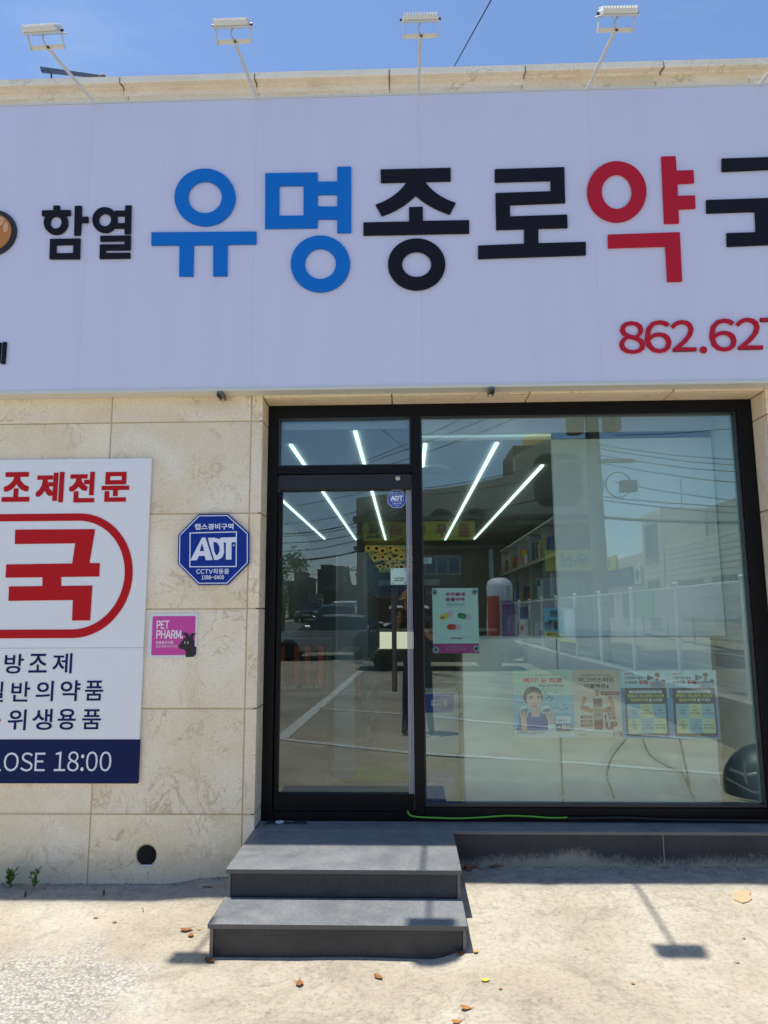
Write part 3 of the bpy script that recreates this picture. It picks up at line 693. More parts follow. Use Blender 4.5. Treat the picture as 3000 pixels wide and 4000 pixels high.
m = MB(); A = stad(xl+.12, xo, zo0, zo1); C_ = stad(xl+.12+(xo-xi), xi, zi0, zi1); n = len(A)
m.add([(p[0], TY-.001, p[1]) for p in A]+[(p[0], TY-.001, p[1]) for p in C_], [(k, (k+1) % n, (k+1) % n+n, k+n) for k in range(n)]); part(m, 'border_line', SRED, W)
m = MB()
for s_, b_ in (('방', (22, 233, 144, 349)), ('조', (166, 232, 281, 343)), ('제', (306, 229, 428, 348)), ('처', (-128, 233, -8, 349)), ('일', (-88, 396, 24, 516)), ('반', (62, 396, 181, 514)), ('의', (207, 391, 318, 512)), ('약', (352, 388, 476, 511)), ('품', (497, 390, 611, 508)),
               ('위', (42, 560, 158, 683)), ('생', (186, 557, 312, 681)), ('용', (336, 556, 450, 680)), ('품', (480, 559, 597, 677))): fit(m, z6, b_, s_, TY, .014, 0)
part(m, 'lettering', SNAVY, W)
m = MB(); c = at(*z6(-5, 625), TY); m.prism(ell(c[0], c[1], .009, .011, 20), TY-.001, TY+.001); part(m, 'bullet_dot', SRED, W)
m = MB(); fit(m, z6, (18, 813, 270, 925), 'OSE', TY, .0, 0); fit(m, z6, (-48, 815, 12, 924), 'L', TY, .0, 0); fit(m, z6, (-130, 813, -58, 925), 'C', TY, .0, 0); fit(m, z6, (316, 807, 659, 925), '18:00', TY, .0, 0)
part(m, 'closing_time', plain(0xdfe2ec, .4), W)

# ------------------------------------------------------------------ security sign, octagonal
O = thing('security_sign', 'blue octagonal security company sign on the stone wall', 'sign', (*at(834, 2140, -.02)[:1], -.02, at(834, 2140, -.02)[1]))
OY = -.020
octp = [(1170, 767), (1343, 765), (1467, 878), (1467, 1056), (1341, 1183), (1168, 1184), (1047, 1061), (1050, 889)]
def OP(pts, Y=OY): return [at(*z5(*p), Y) for p in pts]
def scale_pts(pts, f, c=None):
    c = c or (sum(p[0] for p in pts)/len(pts), sum(p[1] for p in pts)/len(pts)); return [(c[0]+(p[0]-c[0])*f, c[1]+(p[1]-c[1])*f) for p in pts]
def loopstrip(m, A, C_, Y, mat=None):
    n = len(A); m.add([(p[0], Y, p[1]) for p in A]+[(p[0], Y, p[1]) for p in C_], [(k, (k+1) % n, (k+1) % n+n, k+n) for k in range(n)], mat)
m = MB(); m.prism(OP(octp), OY, OY+.014); part(m, 'plate', plain(0x0e3290, .5, 0, .2), O)
m = MB()
for dx, dz in ((-.09, .09), (.09, -.09)): x, z = at(834, 2140, OY); m.tube([(x+dx, OY+.014, z+dz), (x+dx, 0, z+dz)], .008, n=8)
part(m, 'standoff', plain(0x8a8a8a, .4, .6), O)
m = MB(); loopstrip(m, OP(scale_pts(octp, .965)), OP(scale_pts(octp, .94)), OY-.0012)
sq = [(1117, 875), (1396, 868), (1394, 1078), (1116, 1080)]; sqi = [(1123, 881), (1390, 874), (1388, 1072), (1122, 1074)]
loopstrip(m, OP(sq), OP(sqi), OY-.0012)
m.prism(OP([(1190, 905), (1211, 905), (1253, 1037), (1213, 1038), (1206, 1012), (1172, 1013), (1160, 1038), (1121, 1040)], OY)[::1], OY-.0012, OY-.0002)
o2 = OP([(1190, 940), (1203, 985), (1178, 986)])
m.prism([OP([(1226, 906), (1262, 905)])[0]] + OP([(1262, 905), (1300, 915), (1322, 945), (1324, 985), (1310, 1020), (1285, 1036), (1254, 1037), (1246, 1010)]) , OY-.0012, OY-.0002)
m.prism(OP([(1296, 905), (1393, 902), (1393, 932), (1364, 933), (1364, 1034), (1331, 1035), (1331, 934), (1305, 934)]), OY-.0018, OY-.0002)
fit(m, z5, (1147, 822, 1376, 858), '캡스경비구역', OY-.0015, .03, 0); fit(m, z5, (1156, 1088, 1350, 1120), 'CCTV작동중', OY-.0015, .02, 0); fit(m, z5, (1187, 1127, 1320, 1151), '1588-6400', OY-.0015, .03, 0)
c = at(*z5(1377, 950), OY); r_ = .0062; loopstrip(m, ell(c[0], c[1], r_, r_, 20), ell(c[0], c[1], r_*.8, r_*.8, 20), OY-.002); fit(m, z5, (1373, 945, 1382, 956), 'R', OY-.0005, 0, .001)
part(m, 'print', plain(0xe4e8f2, .4), O)
m = MB(); m.prism(OP([(1190, 938), (1203, 984), (1177, 985)]), OY-.0024, OY-.0005)
m.prism(OP([(1258, 930), (1280, 936), (1292, 955), (1293, 985), (1284, 1005), (1274, 1010), (1262, 985)]), OY-.0024, OY-.0005)
m.prism(OP([(1214, 905), (1222, 905), (1262, 1038), (1254, 1038)]), OY-.0024, OY-.0005); m.prism(OP([(1319, 936), (1326, 936), (1326, 1000), (1321, 990)]), OY-.0024, OY-.0005)
part(m, 'print', plain(0x0e3290, .5, 0, .2), O)

# ------------------------------------------------------------------ pink pet pharmacy sticker
K = thing('pet_sticker', 'pink square sticker with a black dog silhouette low on the stone wall', 'sticker', (at(675, 2480)[0], -.004, at(675, 2480)[1]))
x0, zz1 = at(*z5(880, 1352), -.004); x1, zz0 = at(*z5(1159, 1610), -.004)
def layer(root, loops, y, name, mat, th=.0006):
    m = MB(); m.prism(loops, y-th, y); return part(m, name, mat, root)
layer(K, rrect(x0, zz0, x1, zz1, .012), -.0025, 'backing', plain(0xdfe0e6, .35), .002)
a = at(*z5(900, 1368), -.005); b = at(*z5(1145, 1597), -.005); layer(K, rrect(a[0], b[1], b[0], a[1], .007), -.0052, 'pink_field', plain(0xd0409c, .4))
m = MB(); fit(m, z5, (922, 1394, 998, 1443), 'PET', -.0062, .028, 0); fit(m, z5, (920, 1450, 1079, 1500), 'PHARM.', -.0062, .028, 0); fit(m, z5, (918, 1513, 1022, 1533), '동물용의약품', -.0062, .012, 0); fit(m, z5, (918, 1538, 1045, 1554), '취급 판매 허가 약국', -.0062, .008, 0)
part(m, 'print', plain(0xf1e3ee, .4), K)
dog = [(1068, 1472), (1085, 1463), (1103, 1464), (1113, 1478), (1116, 1494), (1121, 1476), (1132, 1468), (1157, 1468), (1145, 1479), (1138, 1496), (1145, 1515), (1144, 1546), (1157, 1549), (1155, 1592), (1141, 1607), (1093, 1609), (1096, 1582), (1085, 1563), (1060, 1559), (1050, 1542), (1062, 1527), (1078, 1506), (1096, 1490), (1088, 1479)]
layer(K, [at(*z5(*p), -.006) for p in dog], -.0066, 'dog_silhouette', plain(0x17161a, .5))
m = MB()
for cx in (1085, 1103):
    A = [at(*z5(cx+7*math.cos(R(t)), 1524+9*math.sin(R(t))), -.006) for t in range(-80, 81, 16)]; C_ = [at(*z5(cx-1+5*math.cos(R(t)), 1524+8*math.sin(R(t))), -.006) for t in range(80, -81, -16)]
    m.prism(A+C_, -.0082, -.0076)
part(m, 'print', plain(0xf0f0f0, .4), K); c = at(*z5(1057, 1534), -.006); layer(K, ell(c[0], c[1], .0045, .003, 16), -.0076, 'nose', plain(0xe05aa8, .4))
# ==== PART2 ====
# ------------------------------------------------------------------ inside the shop
FZ, CZ = .30, 2.78
IX0, IX1, IY1 = -1.62, 3.9, 8.1
WALLI = plain(0x9c9f9b, .7); 
m = MB(); m.box(IX0, IX1, .26, IY1, .26, FZ); part(m, 'interior_floor', plain(0x6d6e68, .35, var=.1), B)
m = MB(); m.box(.12, IX1, .62, IY1, CZ, CZ+.05); m.box(IX0, .12, .265, IY1, CZ, CZ+.05); m.box(IX0, IX1, .262, .63, 2.97, 3.0); m.box(IX0, IX1, .61, .63, CZ+.051, 2.97); part(m, 'interior_ceiling', plain(0xd8dbd8, .8), B)
m = MB(); m.box(IX0-.1, IX0, .262, IY1, FZ, 3.0); m.box(IX1, IX1+.1, .262, IY1, FZ, 3.0); m.box(IX0, IX1, IY1, IY1+.1, FZ, 3.0); part(m, 'interior_wall', WALLI, B)
LED = emis(0xe2fff6, 1.1)
for k, (p0, p1) in enumerate((((1092, 1741), (1390, 2110)), ((1040, 1925), (1268, 2107)), ((1342, 1650), (1506, 2110)), ((1664, 1690), (1651, 1838)), ((1967, 1707), (1739, 2110)), ((2140, 1820), (1853, 2107)))):
    r0, r1 = ray(*p0), ray(*p1); t0, t1 = (CZ-.012-CAMZ)/r0.z, (CZ-.012-CAMZ)/r1.z; x = (r0.x*t0+r1.x*t1)/2
    y0, y1 = max(.68 if p1[0] > 1550 else .3, t0-CAMD), min(8, t1-CAMD)
    x = r1.x*t1 if k != 3 else x
    m = MB(); m.box(x-.0115, x+.0115, y0, y1, CZ-.014, CZ-.001); part(m, 'ceiling_light_strip', LED, B)
for px in (1672, 1998):
    X, Z = at(px, 1645, .45); m = MB(); m.lathe([(0, 2.962), (.03, 2.962), (.035, 2.968)], (X, .45, 0), n=16); part(m, 'downlight', emis(0xf4fff8, 2.), B)
m = MB(); m.lathe([(0, CZ-.03), (.11, CZ-.03), (.13, CZ-.01), (.13, CZ-.001)], (.25, 1.55, 0), n=28); part(m, 'ceiling_vent', plain(0xb9bcba, .6), B)
m = MB(); m.box(2.2, 2.3, .265, 1.4, FZ, 2.96); part(m, 'inner_return_wall', plain(0xd6dcd8, .6), B)
m = MB(); m.box(.125, 1.05, .600, .608, 2.80, 2.815); part(m, 'added_cove_glow', emis(0xd8fff4, .14), B)  # added glowing strip that pales the soffit band
# shelving
PACKS = [plain(c, .5) for c in (0xc8423c, 0xe0dcd2, 0x3a6fb5, 0xd9b23a, 0x5a9a5c, 0xb84a86, 0x2c4a86, 0xe8e8ea, 0x7a4a3a, 0x8fc0d8)]
SHW = plain(0xd6d8d8, .4)
def shelf(x0, x1, y0, y1, top, face, label, levels=6, lights=True):
    t = thing('shelf_unit', label, 'shelf', ((x0+x1)/2, (y0+y1)/2, FZ)); rnd = random.Random(int(x0*100))
    m = MB(); back = x0 if face > 0 else x1-.02; m.box(back, back+.02, y0, y1, FZ, top); part(m, 'back_panel', SHW, t)
    n = max(2, int((y1-y0)/.9)+1)
    for k in range(n+1):
        y = y0+(y1-y0)*k/n; m = MB(); m.box(x0+.021, x1-.001, y-.012, y+.012, FZ, top); part(m, 'upright', plain(0xb2b4b4, .4), t)
    zs = [FZ+.12+(top-.35-FZ-.12)*k/(levels-1) for k in range(levels)]
    for k, z in enumerate(zs):
        m = MB(); m.box(x0+.022, x1-.002, y0+.013, y1-.013, z-.02, z); s_ = part(m, 'shelf_board', SHW, t)
        m = MB(); xe = x1-.001 if face > 0 else x0; m.box(xe-.004, xe+.006, y0+.013, y1-.013, z-.028, z+.008); part(m, 'price_rail', plain(0xe9ece9, .2, .3), s_)
        mats = {}
        y = y0+.03
        while y < y1-.12:
            w_, h_ = rnd.uniform(.05, .13), rnd.uniform(.08, min(.26, (zs[1]-zs[0])*.75)); q_ = rnd.choice(PACKS); mm = mats.setdefault(q_, MB())
            if rnd.random() > .12: mm.box(x0+.05, x1-.05, y, y+w_, z+.001, z+h_)
            y += w_+rnd.uniform(.004, .03)
        for q_, mm in mats.items(): o = part(mm, 'packages', q_, t); o['kind'] = 'stuff'
    if lights:
        for k in range(n):
            y = y0+(y1-y0)*(k+.5)/n; m = MB(); xx = (x0+x1)/2; m.box(xx-.02, xx+.02, y-.05, y+.05, top-.03, top-.02); part(m, 'shelf_light', emis(0xcfe6ff, 3.), t)
        m = MB(); m.box(x0, x1, y0, y1, top-.018, top); part(m, 'top_panel', SHW, t)
    return t
shelf(-.66, -.36, 2.3, 5.1, 2.12, 1, 'white shelf run of colourful packages behind the glass door', 5)
shelf(1.42, 1.75, 2.3, 6.2, 2.46, -1, 'lit white shelf of medicine packages behind the big window', 5)
shelf(-1.60, -1.42, 1.2, 3.6, 2.2, 1, 'narrow shelf against the left inner wall behind the door', 5)
# counter, picture and shutter at the back
t = thing('service_counter', 'cream service counter at the back behind the glass door', 'counter', (.1, 5.2, FZ))
m = MB(); m.box(-.35, 1.2, 5.2, 5.7, FZ, 1.30); part(m, 'front_panel', plain(0x8a8678, .5), t); m = MB(); m.box(-.37, 1.22, 5.16, 5.75, 1.302, 1.33); part(m, 'counter_top', plain(0xf2eedc, .3), t)
a_ = at(1483, 2469, 5.19); b_ = at(1600, 2534, 5.19); m = MB(); m.box(a_[0], .13, 5.192, 5.1985, b_[1], a_[1]); part(m, 'light_panel', emis(0xfff6d8, .38), t)  # cream patch of the counter, made to glow though it is no lamp
def onwall(px, py, Y): return at(px, py, Y)
t = thing('sunflower_picture', 'wide sunflower picture above the counter at the back', 'picture', (0, 8.07, 2.2))
a = at(1425, 2130, 8.05); b = at(1640, 2235, 8.05)
m = MB(); m.box(a[0], b[0], 8.05, 8.09, b[1], a[1]); part(m, 'print_sheet', emis(0x2d3a16, .5), t)  # sheet glows faintly so the picture shows in the dark room
rnd = random.Random(3); m = MB(); m2 = MB(); m3 = MB()
for k in range(24):
    x, z = a[0]+(b[0]-a[0])*((k % 8)+rnd.uniform(.25, .75))/8, b[1]+(a[1]-b[1])*(k//8+rnd.uniform(.3, .7))/3; r_ = rnd.uniform(.045, .075)
    pts = []
    for i in range(28): rr = r_*(1 if i % 2 else .68); pts.append((x+rr*math.cos(2*math.pi*i/28), z+rr*math.sin(2*math.pi*i/28)))
    m.prism(pts, 8.044-.0004*k, 8.049); m2.prism(ell(x, z, r_*.42, r_*.42, 16), 8.034-.0004*k, 8.036)
for k in range(60):
    x, z = rnd.uniform(a[0]+.04, b[0]-.04), rnd.uniform(b[1]+.04, a[1]-.04); s_ = rnd.uniform(.02, .05); m3.prism([(x-s_, z), (x, z-s_*.5), (x+s_, z+s_*.3), (x, z+s_*.5)], 8.0488, 8.0495)
part(m, 'petals', emis(0xe8b820, .10), t); part(m2, 'flower_centres', plain(0x5a3312, .6), t); part(m3, 'leaves', plain(0x4a6a24, .6), t)  # petals given a slight glow of their own as well
t = thing('back_shutter', 'brown roller shutter below the sunflower picture', 'shutter', (0, 7.9, FZ)); a = at(1485, 2250, 7.8); b = at(1640, 2500, 7.8)
for k in range(9): 
    m = MB(); z = 1.1+k*.1; m.box(a[0], b[0]+.3, 7.8, 7.84, z+.003, z+.097); part(m, 'slat', plain(0x8a7266, .6), t)
m = MB(); m.box(a[0]-.05, b[0]+.35, 7.75, 7.86, 2.02, 2.12); part(m, 'top_rail', plain(0xcfd0cc, .4), t)
# white cabinets and panel behind the window
CAB = plain(0xf2f5ec, .5, var=.04)
t = thing('display_cabinet', 'row of white cabinet backs standing behind the big window', 'cabinet', (1.2, .55, FZ))
for xa, xb in ((.375, 1.008), (1.018, 2.035)):
    m = MB(); m.box(xa, xb, .50, .95, FZ+.012, 1.379, bev=.006); part(m, 'cabinet_body', CAB, t)
m = MB(); m.box(.36, .374, .52, .95, FZ, 1.37); m.box(1.0085, 1.0175, .505, .95, FZ, 1.37); m.box(2.036, 2.06, .505, .95, FZ, 1.37); part(m, 'shaded_gap_strip', plain(0x8b8068, .8), t)  # brown strips stand for shade in the gaps and along the left end
t = thing('tall_white_panel', 'tall pale panel standing behind the right half of the window', 'panel', (1.6, .64, 1.38))
m = MB(); m.box(1.058, 2.19, .62, .66, 1.385, 2.955); part(m, 'panel_sheet', plain(0xf0f6f4, .6, var=.04), t)
def bx(name, label, cat, boxes, loc):
    t = thing(name, label, cat, loc)
    for nm, q_, mt in boxes: m = MB(); m.box(*q_, bev=.004); part(m, nm, mt, t)
    return t
a = at(1664, 2705, .75); b = at(1795, 2812, .75)
t = bx('tissue_bin', 'white bin with a blue Korean label behind the window, left corner', 'bin', (('bin_body', (a[0]-.02, b[0], .75, 1.05, 1.2-.62, a[1]), plain(0xd4dad8, .5)), ('blue_label', (a[0]-.015, b[0]-.04, .744, .7495, b[1]+.05, a[1]-.01), plain(0x2450a8, .5))), (.25, .8, FZ))
m = MB(); fit_text(m, '휴지통', a[0]+.03, (a[1]+b[1])/2-.002, b[0]-.08, (a[1]+b[1])/2+.045, .742, .01); part(m, 'label_print', plain(0xeef2f8, .5), t)
t = bx('blue_box', 'plain blue box on the shop floor behind the window corner', 'box', (('box_body', (.12, .30, .42, .62, FZ+.002, .50), plain(0x16408c, .5)),), (.21, .5, FZ))
t = bx('door_mat', 'green welcome mat on the shop floor behind the door', 'mat', (('mat_sheet', (-.86, .05, 1.15, 1.62, FZ+.0005, FZ+.010), plain(0xa2bc42, .95, var=.3)),), (-.4, 1.4, FZ))
t = bx('medicine_stand', 'dark promotional stand with orange stripes behind the door', 'display stand', (('stand_body', (-1.0, -.58, 1.0, 1.3, FZ+.002, 1.36), plain(0x4a4d4c, .5)), ('poster_sheet', (-.985, -.60, .992, .999, .98, 1.32), plain(0x1b1a1e, .5)),
    ('orange_stripe', (-.95, -.91, .986, .991, 1.02, 1.31), plain(0xb84a2c, .5)), ('orange_stripe', (-.84, -.80, .986, .991, 1.02, 1.31), plain(0xb84a2c, .5)), ('orange_stripe', (-.76, -.72, .986, .991, 1.02, 1.31), plain(0xb84a2c, .5)), ('orange_stripe', (-.66, -.62, .986, .991, 1.02, 1.31), plain(0xb84a2c, .5))), (-.8, 1.1, FZ))
m = MB(); fit_text(m, '어린이 부루펜', -.96, 1.0, -.82, 1.022, .983, .02); fit_text(m, '티어실 원스', -.77, 1.0, -.63, 1.022, .983, .02); part(m, 'label_print', plain(0xd8d8d8, .5), t)
t = bx('product_rack', 'small rack of colourful packets beside the dark stand', 'rack', (('rack_body', (-.56, -.40, 1.2, 2.2, FZ+.002, 1.25), plain(0x9aa6a8, .5)), ('packet', (-.399, -.385, 1.25, 1.4, .9, 1.15), plain(0xb85a7a, .5)), ('packet', (-.399, -.385, 1.5, 1.65, .85, 1.1), plain(0xc8a83a, .5)), ('packet', (-.399, -.385, 1.75, 1.95, .8, 1.15), plain(0x6fa0c8, .5))), (-.5, 1.7, FZ))
# cables hanging behind the posters
for k, (pts, r_, c_, lab) in enumerate((([(2450, 2882), (2390, 2960), (2370, 3030), (2385, 3080), (2400, 3120)], .006, 0x5a5048, 'brown cable hanging below the brown poster inside the window'),
       ([(2510, 2886), (2540, 2950), (2600, 2990), (2665, 3020), (2690, 3080), (2720, 3135)], .006, 0x5a5048, 'brown cable curling under the third poster inside the window'),
       ([(2655, 2886), (2680, 3000), (2695, 3090)], .006, 0x5a5048, 'short straight cable under the fourth poster inside the window'),
       ([(2790, 3040), (2815, 3080), (2800, 3120), (2740, 3133), (2560, 3136)], .006, 0xd8e4e2, 'white cable lying along the inner window sill'))):
    P3 = [Vector((at(*p, .46)[0], .46, at(*p, .46)[1])) for p in pts]; sp = []
    for i in range(len(P3)-1):
        p0, p1, p2, p3 = P3[max(i-1, 0)], P3[i], P3[i+1], P3[min(i+2, len(P3)-1)]
        for j in range(6): u = j/6; sp.append(.5*((2*p1)+(-p0+p2)*u+(2*p0-5*p1+4*p2-p3)*u*u+(-p0+3*p1-3*p2+p3)*u**3))
    sp.append(P3[-1]); m = MB(); m.tube(sp, r_, n=6); o = m.build('cable', plain(c_, .5)); tag(o, lab, 'cable')
t = thing('black_cover', 'black domed machine cover with metal fittings on the yard by the shop corner', 'machine cover', (2.95, -1.45, .1))
m = MB(); m.ball((3.02, -1.45, .10), (.36, .30, .35), plain(0x0c0d0f, .4), 28, 16); part(m, 'cover_body', plain(0x0c0d0f, .4), t)
m = MB(); m.tube([(2.62, -1.25, .28), (2.72, -1.20, .24), (2.80, -1.18, .26)], .012); m.tube([(2.72, -1.2, .36), (2.72, -1.19, .18)], .011); m.tube([(2.6, -1.28, .2), (2.75, -1.16, .12), (2.9, -1.12, .14)], .006); part(m, 'fitting', plain(0xa8a8ac, .3, .8), t)

# ------------------------------------------------------------------ posters taped to the inside of the window, prints in colour layers
class Board:
    """flat printed sheet; u to the right, v up, both 0..1; every shape is an ink layer on the sheet"""
    def __init__(s, name, label, cat, X0, Z0, X1, Z1, Y, paper, group=None, r=0, th=.0015, rough=.45):
        s.X0, s.Z0, s.W, s.H, s.Y = X0, Z0, X1-X0, Z1-Z0, Y; s.root = thing(name, label, cat, ((X0+X1)/2, Y, Z0), group); s.L = {}; s.k = 0; s.rough = rough
        m = MB(); m.prism(rrect(X0, Z0, X1, Z1, r) if r else [(X0, Z0), (X1, Z0), (X1, Z1), (X0, Z1)], Y, Y+th); part(m, 'sheet', plain(paper, rough), s.root)
    def p(s, u, v): return (s.X0+u*s.W, s.Z0+v*s.H)
    def ink(s, c, pts, lvl=1):
        m = s.L.setdefault((c, 'artwork'), MB()); s.k += 1; y = s.Y-.0007*lvl-.00001*s.k; L3 = [[Vector((*s.p(*q_), 0)) for q_ in pts]]; tr = tessellate_polygon(L3)
        m.add([(*s.p(*q_)[:1], y, s.p(*q_)[1]) for q_ in pts], [tuple(t_) for t_ in tr]); return s
    def rect(s, c, u0, v0, u1, v1, lvl=1): return s.ink(c, [(u0, v0), (u1, v0), (u1, v1), (u0, v1)], lvl)
    def rr(s, c, u0, v0, u1, v1, r, lvl=1):
        a = s.W/s.H; out = []
        for cx, cy, a0 in ((u1-r, v0+r*a, -90), (u1-r, v1-r*a, 0), (u0+r, v1-r*a, 90), (u0+r, v0+r*a, 180)): out += [(cx+r*math.cos(R(a0+18*k)), cy+r*a*math.sin(R(a0+18*k))) for k in range(6)]
        return s.ink(c, out, lvl)
    def el(s, c, u, v, ru, rv, lvl=1, n=22): return s.ink(c, ell(u, v, ru, rv, n), lvl)
    def cap(s, c, u0, v0, u1, v1, w_, lvl=1):           # thick line with round ends
        a = s.W/s.H; dx, dy = (u1-u0), (v1-v0)/a; l = math.hypot(dx, dy) or 1; t_ = math.atan2(dy, dx); out = []
        for cx, cy, b in ((u1, v1, t_-math.pi/2), (u0, v0, t_+math.pi/2)): out += [(cx+w_*math.cos(b+math.pi*k/6), cy+w_*a*math.sin(b+math.pi*k/6)) for k in range(7)]
        return s.ink(c, out, lvl)
    def text(s, c, t_, u0, v0, u1, v1, bold=.01, lvl=3, mirror=False):
        m = s.L.setdefault((c, 'lettering'), MB()); s.k += 1; a, b = s.p(u0, v0), s.p(u1, v1); fit_text(m, t_, a[0], a[1], b[0], b[1], s.Y-.0007*lvl, bold, 0, mirror=mirror); return s
    def done(s):
        for (c, nm), m in s.L.items():
            if m.f: part(m, nm, plain(c, s.rough), s.root)
        return s.root
PYY = .250; Z1p, Z0p = 1.186, .772
# 1: eye tonic with a smiling woman
b = Board('window_poster', 'pale green poster of a smiling woman in blue, leftmost window poster', 'poster', .672, .774, 1.048, 1.190, PYY, 0xbfe3cf, 'posters along the window')
b.rect(0x9ad4e4, 0, .0, 1, .62, 1).rect(0x7cc4e6, 0, .0, 1, .35, 1).rect(0xe6f0ee, 0, 0, 1, .10, 2)
b.text(0x3a3c44, '주선영이 선택한 점안액', .38, .905, .74, .93, .0).text(0xcf2d4c, '빼자! 눈 피로', .18, .80, .83, .875, .045).text(0x3c4450, 'Eyemiru', .44, .735, .83, .79, .02)
b.rr(0x2d5fae, .10, .10, .62, .36, .09, 2).ink(0x2d5fae, [(.04, .10), (.10, .30), (.24, .33), (.2, .10)], 2).ink(0x2d5fae, [(.60, .10), (.5, .33), (.62, .30), (.68, .12)], 2)
b.ink(0xe9c4b0, [(.29, .30), (.44, .30), (.43, .42), (.31, .42)], 3).el(0x5a4038, .33, .60, .165, .145, 2, 30).el(0xf0cdbb, .345, .55, .125, .145, 3, 30)
b.ink(0x5a4038, [(.18, .56), (.19, .68), (.28, .735), (.40, .73), (.48, .66), (.46, .62), (.34, .66), (.23, .63), (.22, .54)], 4)
b.el(0x3a2a28, .30, .575, .018, .008, 5).el(0x3a2a28, .42, .58, .018, .008, 5).cap(0x6b4a40, .275, .60, .32, .603, .006, 5).cap(0x6b4a40, .40, .604, .445, .603, .006, 5).el(0xb04050, .345, .465, .042, .016, 5).el(0xf6f0ee, .345, .470, .033, .007, 6).cap(0xdcae9c, .37, .515, .355, .515, .006, 5)
for sx_, u in ((1, .17), (-1, .53)):
    b.ink(0xdff0f4, [(u-.08, .44), (u+.05, .48), (u+.07, .38), (u-.05, .34)], 5).ink(0x3c80c0, [(u-.05, .405), (u+.06, .43), (u+.07, .38), (u-.04, .355)], 6)
b.cap(0xecc6b4, .17, .12, .16, .28, .045, 5).cap(0xecc6b4, .12, .30, .10, .40, .016, 6).cap(0xecc6b4, .16, .30, .17, .37, .017, 6).cap(0xecc6b4, .20, .29, .23, .36, .016, 6)
b.cap(0xecc6b4, .62, .13, .60, .28, .045, 5).cap(0xecc6b4, .64, .30, .66, .40, .016, 6).cap(0xecc6b4, .60, .30, .59, .37, .017, 6).cap(0xecc6b4, .56, .29, .54, .36, .016, 6).rect(0xd9efe8, .56, .11, .68, .20, 6)
for q_ in ((.52, .68, .56, .62), (.56, .62, .66, .58), (.66, .58, .62, .53), (.62, .60, .54, .56), (.82, .5, .9, .42), (.9, .42, .78, .40), (.04, .52, .10, .50), (.1, .5, .2, .52)): b.cap(0x3b86c4, *q_, .006, 2)
for u, v in ((.07, .68), (.12, .66), (.10, .60), (.5, .72), (.72, .66)): b.el(0x3b86c4, u, v, .01, .009, 2)
b.text(0x4a6a80, '비타민 점안액 하루 한방울', .64, .42, .76, .445, 0)
b.rr(0xe4eef2, .70, .20, .94, .31, .01, 4).rect(0x2f6fb8, .70, .12, .94, .20, 4).text(0x2f6fb8, 'Eyemiru', .72, .235, .88, .265, .02, 6).rr(0x3a3a44, .70, .13, .78, .185, .01, 5).text(0xffffff, 'B6', .72, .14, .765, .175, .02, 6).rr(0xe8e8e8, .79, .13, .86, .185, .01, 5).text(0xc02838, 'A', .80, .14, .84, .175, .03, 6).rr(0xd8c870, .87, .13, .93, .185, .01, 5).rect(0x8c6a60, .70, .085, .94, .12, 4)
b.text(0x2a3038, '비타민A B6 E 3종 함유 점안액', .05, .06, .50, .085, .01).text(0x5a6068, '눈 피로에는 아이미루 골드', .05, .035, .38, .05, 0).done()
# 2: brown tonic poster
b = Board('window_poster', 'beige poster of a brown bottle between two flexing arms', 'poster', 1.050, .772, 1.346, 1.188, PYY+.0003, 0xdccfc0, 'posters along the window')
b.rect(0xcfc0ae, 0, .86, 1, 1, 1).rect(0xe6ddd2, 0, 0, 1, .5, 1)
b.text(0xb02c34, '액상형으로 흡수가 빠른 마그네슘', .18, .905, .80, .932, .02).text(0x3a2a26, '마그비스피드', .12, .815, .88, .885, .035).text(0x3a2a26, '더블액션', .24, .725, .68, .795, .035).ink(0x3a2a26, [(.73, .785), (.705, .745), (.715, .73), (.745, .73), (.755, .745)], 3)
b.rr(0xa83238, .58, .625, .98, .675, .015, 2).text(0xf6e8e0, '하루 한번 간편하게', .61, .637, .95, .663, .01)
b.cap(0xb88a64, .50, .62, .50, .68, .035, 3).rr(0xe8dcc8, .44, .575, .56, .61, .02, 3).rr(0x6a3a2c, .415, .12, .60, .585, .05, 2).rect(0xc9b49a, .42, .26, .595, .46, 4).rect(0x9c2a2a, .42, .13, .595, .22, 4).text(0x5a3a30, '마그비', .44, .38, .575, .42, .01, 5).text(0x5a3a30, '스피드', .44, .32, .575, .36, .01, 5).cap(0xa0705a, .45, .48, .45, .56, .012, 5)
for s_, u in ((1, .22), (-1, .79)):
    b.cap(0xc98462, u-.04*s_, .43, u+.14*s_, .40, .045, 3).cap(0xc98462, u-.05*s_, .44, u+.0*s_, .55, .032, 3).el(0xc98462, u+.02*s_, .575, .045, .03, 4).el(0xb06a4c, u+.04*s_, .435, .06, .028, 4)
for v in (.30, .24, .18): b.rr(0xa84c40, .13, v-.02, .38, v+.02, .01, 3)
b.text(0xf6e8e0, '근육경련', .17, .288, .34, .313, .01).text(0xf6e8e0, '육체피로', .17, .228, .34, .253, .01).text(0xf6e8e0, '체력저하', .17, .168, .34, .193, .01)
b.text(0x8c3030, '마그네슘', .70, .375, .86, .395, .02).text(0x8c3030, '함량이', .70, .325, .86, .365, .03).text(0x8c3030, '두배', .72, .265, .86, .312, .03).text(0xa02c30, 'UP', .66, .12, .90, .235, .06)
b.ink(0xa02c30, [(.63, .30), (.655, .36), (.68, .30)], 3).rect(0xa02c30, .645, .14, .665, .30, 3).rr(0x8c4a40, .80, .02, .99, .09, .01, 3).rr(0xd8ccc0, .82, .03, .95, .075, .01, 4).text(0x6a5a50, '유한양행', .08, .035, .22, .055, .01).done()
